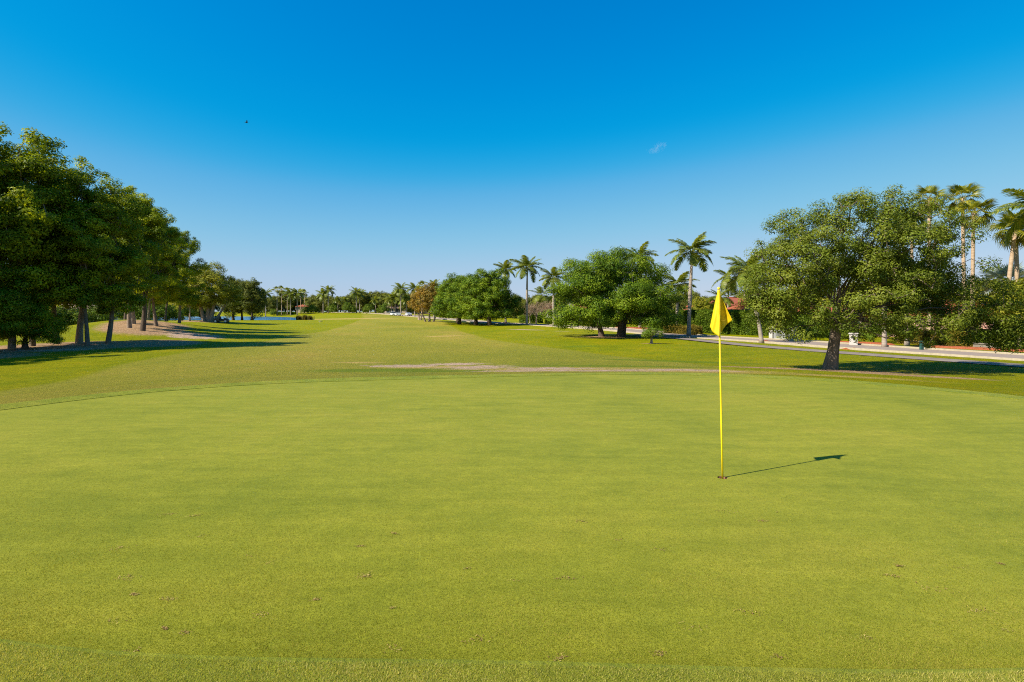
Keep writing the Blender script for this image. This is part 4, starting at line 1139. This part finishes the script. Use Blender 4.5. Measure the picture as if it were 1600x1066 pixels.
# ------------------------------------------------------------------ buildings
def house(name, x, y, rz, w, d, h, rh, wall, roof, label, wins=(), door=None, arch=False, z=None, over=.6):
    t = thing(name, on(x, y, -.1) if z is None else (x, y, z), rz, label, 'house')
    link('wall', MB().box(-w/2, w/2, -d/2, d/2, 0, h).mesh('wall'), M[wall], t)
    o = over; k = min(w, d) / 2 * .98; a, b = w/2 + o, d/2 + o
    rx = max(.3, w/2 - k) if w >= d else .15; ry = max(.3, d/2 - k) if d > w else .15
    r = MB().add([(-a,-b,h-.12),(a,-b,h-.12),(a,b,h-.12),(-a,b,h-.12),(-a,-b,h+.14),(a,-b,h+.14),(a,b,h+.14),(-a,b,h+.14),(-rx,-ry,h+rh),(rx,-ry,h+rh),(rx,ry,h+rh),(-rx,ry,h+rh)],
        [(3,2,1,0),(0,1,5,4),(1,2,6,5),(2,3,7,6),(3,0,4,7),(4,5,9,8),(5,6,10,9),(6,7,11,10),(7,4,8,11),(8,9,10,11)])
    ro = link('roof', r.mesh('roof'), M[roof], t)
    link('ridge_cap', MB().tube([(-rx, 0, h + rh + .03), (rx, 0, h + rh + .03)] if w >= d else [(0, -ry, h + rh + .03), (0, ry, h + rh + .03)], .16, 8).mesh('ridge_cap', True), M[roof], ro)
    fy_ = -d/2
    for (cx, zc, ww, hh) in wins:
        f = MB()
        f.box(cx-ww/2-.08, cx+ww/2+.08, fy_-.06, fy_+.02, zc+hh/2, zc+hh/2+.1); f.box(cx-ww/2-.12, cx+ww/2+.12, fy_-.10, fy_+.02, zc-hh/2-.1, zc-hh/2)
        f.box(cx-ww/2-.08, cx-ww/2, fy_-.06, fy_+.02, zc-hh/2, zc+hh/2); f.box(cx+ww/2, cx+ww/2+.08, fy_-.06, fy_+.02, zc-hh/2, zc+hh/2)
        f.box(cx-.025, cx+.025, fy_-.05, fy_+.02, zc-hh/2, zc+hh/2)
        wo_ = link('window', f.mesh('window'), M['metal'], t)
        link('pane', MB().box(cx-ww/2, cx+ww/2, fy_-.025, fy_+.01, zc-hh/2, zc+hh/2).mesh('pane'), M['glass'], wo_)
    if door:
        cx, ww, hh = door
        do = link('door', MB().box(cx-ww/2, cx+ww/2, fy_-.05, fy_+.03, .05, hh).mesh('door'), M['brown_roof'], t)
        link('handle', MB().box(cx+ww/2-.14, cx+ww/2-.09, fy_-.09, fy_-.04, 1.0, 1.14).mesh('handle'), M['metal'], do)
    if arch:
        V = [(-1.9, fy_-.9, 0), (1.9, fy_-.9, 0)]
        P = [(-1.9, 0)] + [(1.9 * -math.cos(u), h + .2 + 1.2 * math.sin(u)) for u in np.linspace(0, math.pi, 13)] + [(1.9, 0)]
        n = len(P); mb = MB(); mb.add([(p[0], fy_-.9, p[1]) for p in P] + [(p[0], fy_ + .3, p[1]) for p in P], [tuple(range(n))[::-1], tuple(range(n, 2*n))] + [(i, (i+1) % n, n+(i+1) % n, n+i) for i in range(n)])
        link('arched_porch', mb.mesh('arched_porch'), M[wall], t)
        link('porch_opening', MB().box(-1.1, 1.1, fy_-.93, fy_-.88, .05, 2.5).mesh('porch_opening'), M['glass'], t)
    return t
house('villa', 43.21, 112, .25, 12, 10, 3.9, 1.7, 'white', 'tile', 'white villa with terracotta roof seen right of the flag above the hedge', [(-3.5,2.9,1.4,1.6),(0,2.9,1.4,1.6),(3.5,2.9,1.4,1.6)], (1.8,1.1,2.2))
house('villa', 40.88, 118, .2, 7, 7, 3.0, 1.4, 'white', 'tile', 'low white annex with red roof just left of the flag', [(-1.6,1.8,1.3,1.4),(1.6,1.8,1.3,1.4)])
house('pink_house', 47.5, 66.0, -.92, 24, 10, 2.7, 1.5, 'pink', 'tile', 'long pink single storey house behind the oak', [(-8.5,1.6,1.8,1.4),(-5,1.6,1.8,1.4),(-1.4,1.6,1.6,1.4),(4.8,1.6,1.8,1.4),(8.6,1.6,1.8,1.4)], (1.6,1.2,2.2))
house('pink_house', 36.2, 77.5, -.92, 10, 9, 3.2, 1.9, 'pink', 'tile', 'pink house with terracotta roof left of the long pink one', [(-2.8,1.7,1.6,1.4),(2.6,1.7,1.6,1.4)], (0,1.1,2.2))
house('arched_house', 13.47, 146, .0, 9, 8, 3.6, 1.5, 'white', 'tile', 'white house with arched gable porch left of the big ficus', [(-3.2,1.8,1.3,1.5),(3.2,1.8,1.3,1.5)], None, True)
house('brown_roof_house', -53.22, 285, .0, 20, 10, 2.6, 3.0, 'cream', 'brown_roof', 'house with brown hipped roof behind the far palm row', [(-7,1.5,3.2,2.1),(-2.6,1.5,3.2,2.1),(2.4,1.5,3.2,2.1),(7,1.5,3.2,2.1)])
house('orange_roof_house', -118.44, 322, .1, 5.5, 5, 3.4, 1.1, 'cream', 'tile', 'small house with orange roof beyond the pond', [(-2.4,2.4,1.4,1.6),(2.2,2.4,1.4,1.6)])
house('white_house', -101.94, 128, .5, 16, 9, 3.4, 2.0, 'white', 'brown_roof', 'white house glimpsed between the left tree trunks', [(-5,1.8,1.6,1.5),(-1.6,1.8,1.6,1.5),(4.4,1.8,1.6,1.5)], (1.6,1.1,2.2))
house('white_house', -106.91, 160, .3, 12, 9, 3.0, 1.8, 'white', 'brown_roof', 'pale house glimpsed behind the straw mound', [(-3.4,1.6,1.5,1.4),(3,1.6,1.5,1.4)], (0,1.1,2.2))

# ------------------------------------------------------------------ gate
gx0, gy0 = 27.93, 61; gx1, gy1 = 28.77, 58
for (x, y, lb) in ((gx0, gy0, 'left white pillar of the driveway gate'), (gx1, gy1, 'right white pillar of the driveway gate')):
    t = thing('gate_pillar', on(x, y, -.05), .3, lb, 'pillar', 'pillars of the driveway gate')
    link('shaft', MB().box(-.25, .25, -.25, .25, 0, 1.25).mesh('shaft'), M['white'], t)
    link('cap', MB().box(-.32, .32, -.32, .32, 1.252, 1.36).add([(-.3,-.3,1.362),(.3,-.3,1.362),(.3,.3,1.362),(-.3,.3,1.362),(0,0,1.52)], [(3,2,1,0),(0,1,4),(1,2,4),(2,3,4),(3,0,4)]).mesh('cap'), M['white'], t)
gl = math.hypot(gx1 - gx0, gy1 - gy0)
t = thing('metal_gate', on((gx0 + gx1) / 2, (gy0 + gy1) / 2), math.atan2(gy1 - gy0, gx1 - gx0), 'white metal bar gate between two white pillars behind the oak', 'gate')
link('rail', MB().box(-gl/2+.3, gl/2-.3, -.02, .02, 1.0, 1.05).mesh('rail'), M['metal'], t)
link('rail', MB().box(-gl/2+.3, gl/2-.3, -.02, .02, .12, .17).mesh('rail'), M['metal'], t)
barm = MB().box(-.02, .02, -.015, .015, .171, .999).mesh('bar')
nb = 16
for i in range(nb): link('bar', barm, M['metal'], t, (-gl/2 + .34 + (gl - .68) * i / (nb - 1), 0, 0))

# ------------------------------------------------------------------ roadside small things
t = thing('utility_pedestal', on(30.67, 42.6), .2, 'small dark green utility post at the road edge below the oak', 'utility post')
link('case', MB().box(-.11, .11, -.09, .09, -.05, .62).mesh('case'), M['greenbox'], t)
link('lid', MB().box(-.13, .13, -.11, .11, .622, .70).mesh('lid'), M['greenbox'], t)
t = thing('mailbox_pillar', on(29.19, 48.6), -.6, 'short white mailbox pillar beyond the road behind the oak trunk', 'mailbox')
link('pillar', MB().box(-.3, .3, -.3, .3, -.05, .95).mesh('pillar'), M['white'], t)
link('cap', MB().box(-.36, .36, -.36, .36, .952, 1.04).mesh('cap'), M['white'], t)
link('mail_slot', MB().box(-.16, .16, -.325, -.30, .60, .80).mesh('mail_slot'), M['dark'], t)
t = thing('planter', on(39.39, 47, -.05), -.7, 'low stone planter with dark shrubs at the right beyond the road', 'planter')
link('box', MB().box(-1.0, 1.0, -.3, .3, 0, .42).mesh('box'), M['stone'], t)
link('rim', MB().box(-1.06, 1.06, -.36, .36, .422, .50).mesh('rim'), M['stone'], t)
g_ = np.random.default_rng(5); pc = np.column_stack([g_.uniform(-.9, .9, 60), g_.uniform(-.22, .22, 60), g_.uniform(.5, .9, 60)])
V, Qd, tn = leaf_cloud(g_, pc, np.full(60, .16), np.full(60, 22), .11)
link('shrubs', mesh_np('shrubs', V, Qd, attrs={'tint': ('FACE', tn)}), M['hedge'], t)
for i, (x, y, lb) in enumerate([(-88.25, 300,'white yardage post at the fairway end left of centre'),(-66.92, 268,'white yardage post before the dark far trees')]):
    t = thing('yardage_post', on(x, y), 0, lb, 'post')
    link('post', MB().tube([(0,0,-.1),(0,0,1.5)], .13, 8).mesh('post', True), M['metal'], t)
    link('cap', MB().tube([(0,0,1.502),(0,0,1.62),(0,0,1.70)], [.15,.15,.05], 8).mesh('cap', True), M['metal'], t)
t = thing('yardage_plate', on(-50.45, 150), 0, 'small pale yardage plate lying on the fairway right of the reeds', 'plate')
link('plate', MB().tube([(0,0,-.02),(0,0,.10),(0,0,.14)], [.5,.5,.42], 20).mesh('plate'), M['stone'], t)
link('disc', MB().tube([(0,0,.142),(0,0,.16)], [.25,.25], 16).mesh('disc'), M['white'], t)

def reed(x, y, h, n, label, seed):
    g = np.random.default_rng(seed); t = thing('reed_clump', on(x, y, -.1), 0, label, 'reeds', 'reeds at the pond end')
    V = []; T = []; tn = []
    for i in range(n):
        a = g.uniform(0, 6.28); r = abs(g.normal()) * .38; p = np.array([r * math.cos(a), r * math.sin(a), 0]); ln = h * g.uniform(.6, 1.1); d = np.array([math.cos(a), math.sin(a), 0]) * g.uniform(.05, .22)
        w = np.array([-math.sin(a + 1), math.cos(a + 1), 0]) * .05
        o = len(V); m = p + d * ln * .4 + (0, 0, ln * .6); e = p + d * ln + (0, 0, ln); V += [p - w, p + w, m - w, m + w, e]
        T += [(o,o+1,o+3),(o,o+3,o+2),(o+2,o+3,o+4)]; c = g.uniform(0, 1); tn += [c] * 3
    link('blades', mesh_np('blades', np.array(V), T=np.array(T), attrs={'tint': ('FACE', tn)}), M['reed'], t)
    link('root_clump', MB().tube([(0,0,-.1),(0,0,.15),(0,0,.25)], [.9,.7,.3], 10).mesh('root_clump', True), M['dbark'], t)
reed(-65.18, 174, 1.5, 420, 'left dark reed clump at the right end of the pond', 1)
reed(-62.95, 173, 1.6, 460, 'middle reed clump at the right end of the pond', 2)
reed(-61.04, 172, 1.4, 320, 'rightmost reed clump on the grass beside the pond', 3)
reed(-67.89, 184, 1.9, 200, 'taller brown reeds behind the three dark clumps', 4)

# ------------------------------------------------------------------ vehicles
def wheel(parent, x, y, r, w):
    wo_ = link('wheel', MB().tube([(x, y-w/2, r), (x, y-w*.3, r), (x, y+w*.3, r), (x, y+w/2, r)], [r*.92, r, r, r*.92], 18).mesh('wheel', True), M['rubber'], parent)
    link('rim', MB().tube([(x, y-w/2-.012, r), (x, y+w/2+.012, r)], r*.58, 14).mesh('rim'), M['metal'], wo_)
def car(x, y, rz, label, suv=False):
    t = thing('parked_car', on(x, y, .03), rz, label, 'car', 'white cars at the far end of the road')
    zt = 1.72 if suv else 1.44
    prof = [(-2.15,.45),(-2.2,.75),(-2.1,1.0),(-1.2,1.05 if not suv else 1.08),(1.0,1.0),(2.0,.86),(2.2,.62),(2.15,.38),(1.8,.3),(-1.8,.3)]
    def ext(P, w, w2=None):
        n = len(P); w2 = w if w2 is None else w2; m = MB()
        zs = [p[1] for p in P]; lo, hi = min(zs), max(zs)
        f = lambda z: w + (w2 - w) * (z - lo) / (hi - lo)
        m.add([(p[0], -f(p[1]), p[1]) for p in P] + [(p[0], f(p[1]), p[1]) for p in P], [tuple(range(n)), tuple(range(n, 2*n))[::-1]] + [((i+1) % n, i, n+i, n+(i+1) % n) for i in range(n)])
        return m
    link('body', ext(prof, .9, .86).mesh('body'), M['carw'], t)
    cab = [(-1.75 if suv else -1.5,1.03),(-1.55 if suv else -.85,zt-.05),(-.2,zt),(.35,zt-.04),(1.15,.99)]
    link('window', ext(cab, .80, .62).mesh('window'), M['glass'], t)
    rf = [(-1.5 if suv else -.85,zt-.03),(-.2,zt+.02),(.4,zt-.02),(.35,zt-.09),(-.2,zt-.05),(-1.5 if suv else -.85,zt-.09)]
    link('roof', ext(rf, .665).mesh('roof'), M['carw'], t)
    for sx in (-1.35, 1.38):
        for sy in (-.82, .82): wheel(t, sx, sy, .34, .22)
    for sy in (-.62, .62):
        link('headlight', MB().box(2.06, 2.185, sy-.2, sy+.2, .66, .8).mesh('headlight'), M['metal'], t)
car(-49.24, 236, -1.1, 'leftmost white car parked among the far palm trunks', True)
car(-46.18, 230, -1.2, 'white car in the middle of the far road, facing the camera')
car(-41.73, 229, 2.0, 'white car on the far road right of the tallest far palm')

t = thing('utility_cart', on(-60.77, 119), .15, 'dark utility cart parked in the shade right of the banyan trunk', 'utility cart')
link('chassis', MB().box(-1.35, 1.35, -.6, .6, .36, .52).mesh('chassis'), M['dark'], t)
link('cargo_bed', MB().box(-1.4, -.3, -.65, .65, .522, .60).box(-1.4, -1.34, -.65, .65, .602, .95).box(-.36, -.3, -.65, .65, .602, .95).box(-1.338, -.362, -.65, -.59, .602, .95).box(-1.338, -.362, .59, .65, .602, .95).mesh('cargo_bed'), M['dark'], t)
link('hood', MB().add([(.55,-.58,.522),(1.45,-.52,.522),(1.45,.52,.522),(.55,.58,.522),(.6,-.55,1.05),(1.38,-.45,.82),(1.38,.45,.82),(.6,.55,1.05)], [(0,3,2,1),(4,5,6,7),(0,1,5,4),(1,2,6,5),(2,3,7,6),(3,0,4,7)]).mesh('hood'), M['dark'], t)
link('seat', MB().box(-.25, .2, -.55, .55, .523, .82).mesh('seat'), M['rubber'], t)
link('backrest', MB().add([(-.29,-.55,.822),(-.17,-.55,.822),(-.17,.55,.822),(-.29,.55,.822),(-.38,-.55,1.35),(-.28,-.55,1.35),(-.28,.55,1.35),(-.38,.55,1.35)], [(0,3,2,1),(4,5,6,7),(0,1,5,4),(1,2,6,5),(2,3,7,6),(3,0,4,7)]).mesh('backrest'), M['rubber'], t)
link('steering_wheel', MB().tube([(.6,-.25,1.0),(.42,-.25,1.18)], .02, 6).tube([(.42+.1*math.sin(u)*.7,-.25+.17*math.cos(u),1.18+.17*math.sin(u)*.7) for u in np.linspace(0,2*math.pi,15)], .018, 5).mesh('steering_wheel', True), M['rubber'], t)
for sx in (-.95, 1.0):
    for sy in (-.62, .62): wheel(t, sx, sy, .36, .26)

# ------------------------------------------------------------------ bird
t = thing('bird', (-28.0, 60.0, 21.8), .7, 'small dark bird flying in the blue sky above the left trees', 'bird')
bm_ = MB().tube([(-.16,0,0),(-.11,0,.0),(-.02,0,.0),(.07,0,.01),(.12,0,.025),(.15,0,.03),(.185,0,.022)], [.006,.022,.042,.036,.024,.022,.003], 10)
bm_.add([(-.12,-.015,0),(-.12,.015,0),(-.24,.05,.0),(-.25,0,.004),(-.24,-.05,0),(-.12,0,-.012)], [(0,1,2,3,4),(0,4,5),(1,5,2),(5,4,3),(5,3,2)])
link('body', bm_.mesh('body', True), M['dark'], t)
for s in (-1, 1):
    w = MB().add([(.06,s*.02,.015),(-.06,s*.02,.01),(-.05,s*.14,.10),(.07,s*.14,.115),(-.09,s*.32,.17),(-.02,s*.31,.18),(.0,s*.02,.0),(.0,s*.14,.095)], [(0,1,2,3),(3,2,4,5),(0,6,1),(0,3,7,6),(6,7,2,1),(3,5,7),(5,4,7),(4,2,7)])
    link('wing', w.mesh('wing'), M['dark'], t)

# ------------------------------------------------------------------ flagstick and cup
cz = float(green_z(np.array([CUP[0]]), np.array([CUP[1]]))[0])
PH = 2.10
t = thing('golf_flag', (CUP[0], CUP[1], cz), 0, 'yellow flag hanging limp on a thin yellow pole in the cup', 'golf flag')
lean = Vector((-.042, .0, PH)); d_ = lean / PH
link('pole', MB().tube([d_ * -.09, d_ * .5, d_ * 1.2, d_ * PH], [.0105, .0105, .0098, .0092], 16).mesh('pole', True), M['yellow'], t)
link('finial', MB().tube([d_ * (PH + .001), d_ * (PH + .012), d_ * (PH + .022), d_ * (PH + .028)], [.014, .016, .011, .003], 14).mesh('finial', True), M['yellow'], t)
link('sleeve', MB().tube([d_ * (PH - .36), d_ * (PH - .34), d_ * (PH - .02), d_ * (PH - .005)], [.0165, .0185, .0175, .0145], 16).mesh('sleeve', True), M['cloth'], t)
# cloth falling from the pole tip in soft folds
apex = d_ * (PH - .01)
bot = spline([(-.083,-.44,0),(-.078,-.485,0),(-.03,-.53,0),(.012,-.555,0),(.045,-.525,0),(.095,-.445,0),(.145,-.385,0),(.150,-.355,0)], 8, False)
nb_, mr = len(bot), 30
V = []; Fq = []
for i in range(nb_):
    s = i / (nb_ - 1)
    for j in range(mr):
        u = j / (mr - 1); uu = .03 + .97 * u
        x = .84 * bot[i][0] * uu ** (.92 + .1 * math.sin(s * 5)); z = .94 * bot[i][1] * uu
        yy = (.055 * math.sin(s * 9.0 + .8 + 1.1 * u) + .018 * math.sin(s * 21 + u * 3)) * uu ** .9 + .022 + .012 * math.sin(u * 7 + s * 4) * uu
        if abs(x) < .03: yy = max(yy, .022) if s > .42 else yy
        V.append((apex.x + x * 1.0 + .0, apex.y + yy, apex.z + z))
for i in range(nb_ - 1):
    for j in range(mr - 1): Fq.append((i*mr+j, (i+1)*mr+j, (i+1)*mr+j+1, i*mr+j+1))
fm = mesh_np('cloth', V, Fq, smooth=True)
fo = link('cloth', fm, M['cloth'], t)
sm_ = fo.modifiers.new('thickness', 'SOLIDIFY'); sm_.thickness = .0014
link('seam', MB().tube([d_ * (PH - .352) + Vector((.012, -.013, 0)), d_ * (PH - .350) + Vector((.06, -.006, 0))], .0022, 6).mesh('seam'), M['seam'], t)
t = thing('golf_cup', (CUP[0], CUP[1], cz), 0, 'round cup in the green at the foot of the flag pole', 'golf cup')
n = 24; V = []; Fq = []
for z in (-.004, -.032): V += [(CUP_R * math.cos(2*math.pi*k/n), CUP_R * math.sin(2*math.pi*k/n), z) for k in range(n)]
for k in range(n): Fq.append((k, (k+1) % n, n+(k+1) % n, n+k))
link('soil_rim', mesh_np('soil_rim', V, Fq, smooth=True), M['soil'], t)
V = []; Fq = []; rr = [(.0555,-.032),(.0535,-.032),(.0535,-.15)]
for r_, z in rr: V += [(r_ * math.cos(2*math.pi*k/n), r_ * math.sin(2*math.pi*k/n), z) for k in range(n)]
for q in range(2):
    for k in range(n): Fq.append((q*n+k, q*n+(k+1) % n, (q+1)*n+(k+1) % n, (q+1)*n+k))
V.append((0, 0, -.15)); Tq = [(2*n+k, 2*n+(k+1) % n, 3*n) for k in range(n)]
link('liner', mesh_np('liner', V, Fq, Tq), M['cup'], t)

# ------------------------------------------------------------------ turf blades close to the camera
def blades(name, n, ylo, yhi, hmin, hmax, wid, cond, zf, label, seed, tshift=0.0, fall=1.0, fade=99., mat='blade'):
    g = np.random.default_rng(seed)
    y = ylo + (yhi - ylo) * g.uniform(0, 1, n) ** fall; x = g.uniform(-.93, .93, n) * y
    k = cond(x, y) & (g.uniform(0, 1, n) < np.clip((fade - y) / (fade - ylo), 0, 1) ** 1.5); x, y = x[k], y[k]; n = len(x)
    z = zf(x, y)
    patch = .5 + .5 * np.sin(x * 3.1 + 1.7 * np.sin(y * 2.3)) * np.sin(y * 4.1 + x)
    h = g.uniform(hmin, hmax, n) * (.8 + .4 * patch); a = g.uniform(0, 2 * np.pi, n); ln = g.uniform(.15, 1.1, n) * h
    dx, dy = np.cos(a), np.sin(a); b = g.uniform(0, 2 * np.pi, n); w = wid * g.uniform(.6, 1.3, n)
    wx, wy = np.cos(b) * w, np.sin(b) * w
    V = np.stack([np.stack([x - wx, y - wy, z - .002], 1), np.stack([x + wx, y + wy, z - .002], 1), np.stack([x + dx * ln, y + dy * ln, z + h], 1)], 1).reshape(-1, 3)
    T = np.arange(n * 3).reshape(-1, 3)
    tint = np.clip(.25 * patch + .5 * g.uniform(0, 1, n) + .3 * (g.random(n) < .12) + tshift, 0, 1)
    o = link(name, mesh_np(name, V, T=T, attrs={'tint': ('FACE', tint)}), M[mat])
    tag(o, label, 'grass', kind='stuff')
green_c = np.array(green_edge)
blades('green_grass', 1000000, 2.9, 8.5, .0040, .0085, .0016, lambda x, y: (sdist(x, y, GREEN_S) < -.02) & (np.hypot(x - CUP[0], y - CUP[1]) > .07), green_z, 'finely mown grass blades of the putting green near the camera', 1, .06, 1.35, 8.5)
blades('collar_grass', 190000, 2.55, 3.7, .007, .014, .0017, lambda x, y: (sdist(x, y, GREEN_S) > .015) & (sdist(x, y, GREEN_S) < .9), collar_z, 'longer grass blades of the collar along the bottom of the picture', 2, .08, 1.3, mat='cblade')

# dry clippings and ball marks scattered on the green
g_ = np.random.default_rng(77); V = []; T = []; tn = []
spots = [(-2.7,4.02),(-2.4,3.44),(-2.22,3.69),(-1.81,4.22),(-1.26,3.67),(-1.03,3.98),(-.98,4.75),(-.32,4.09),(0,3.91),(.37,3.93),(1.14,4.4),(1.41,3.03),(1.43,3.48),(1.05,3.32),(2.83,3.76),(2.87,3.50),(2.85,3.27),(-2.6,4.73),(-2.0,4.34),(-2.7,3.98),(.79,3.06),(-.65,3.13),(-1.9,3.3),(-2.1,3.12),(-.2,3.2),(.25,3.02),(-1.55,3.5),(-3.1,4.5),(-.75,3.55),(3.2,4.1),(2.0,3.2),(-1.2,4.5),(.6,5.0),(-2.9,5.2),(2.2,5.0)]
spots += [(float(g_.uniform(-.9, .9)) * y_, y_) for y_ in g_.uniform(3.1, 5.8, 10)]
for (sx, sy) in spots:
    m = int(g_.uniform(6, 44)); sr = g_.uniform(.007, .034); ang = g_.uniform(-.5, .5)
    for i in range(m):
        u, v = g_.normal() * sr * 1.7, g_.normal() * sr * .8
        x, y = sx + u * math.cos(ang) - v * math.sin(ang), sy + u * math.sin(ang) + v * math.cos(ang)
        z = float(green_z(np.array([x]), np.array([y]))[0]) + g_.uniform(.003, .009)
        a = g_.uniform(0, 6.28); l = g_.uniform(.004, .013); w = g_.uniform(.0012, .003)
        d1 = np.array([math.cos(a), math.sin(a), g_.uniform(-.3, .5)]) * l; d2 = np.array([-math.sin(a), math.cos(a), g_.uniform(-.2, .2)]) * w
        p = np.array([x, y, z]); o = len(V); V += [p - d1, p - d2, p + d1, p + d2]; T += [(o,o+1,o+2),(o,o+2,o+3)]; c = g_.uniform(0, 1); tn += [c, c]
o = link('dry_clippings', mesh_np('dry_clippings', np.array(V), T=np.array(T), attrs={'tint': ('FACE', tn)}), M['clip'])
tag(o, 'brown dry clippings and ball mark crumbs scattered on the green', 'clippings', kind='stuff')

# ------------------------------------------------------------------ small cloud wisp
m, N, L = mat_new('cloud_vapour')
tc = N.new('ShaderNodeTexCoord'); nz = noise(N, L, tc.outputs['Object'], .11, 5, .65)
rp = ramp(N, [(.50, (0, 0, 0)), (.75, (1, 1, 1))]); L.new(nz.outputs['Fac'], rp.inputs[0])
grd = N.new('ShaderNodeTexGradient'); grd.gradient_type = 'SPHERICAL'
mp = N.new('ShaderNodeMapping'); mp.inputs['Scale'].default_value = (1/19, 1/9, 1/9); L.new(tc.outputs['Object'], mp.inputs['Vector']); L.new(mp.outputs[0], grd.inputs['Vector'])
dn = maths(N, L, 'MULTIPLY', maths(N, L, 'MULTIPLY', rp.outputs[0], grd.outputs['Fac']), .10)
pv = N.new('ShaderNodeVolumePrincipled'); pv.inputs['Color'].default_value = (.95, .96, 1, 1); L.new(dn, pv.inputs['Density']); pv.inputs['Anisotropy'].default_value = .2
om = N.new('ShaderNodeOutputMaterial'); L.new(pv.outputs[0], om.inputs['Volume'])
bm_ = bmesh.new(); bmesh.ops.create_icosphere(bm_, subdivisions=3, radius=1)
for v in bm_.verts: v.co.x *= 20; v.co.y *= 9.5; v.co.z *= 9.5
cme = bpy.data.meshes.new('cloud'); bm_.to_mesh(cme); bm_.free()
tag(link('cloud', cme, m, loc=(229, 900, 261), rot=(0, R(-18), 0)), 'tiny faint white cloud wisp in the blue sky right of centre', 'cloud')
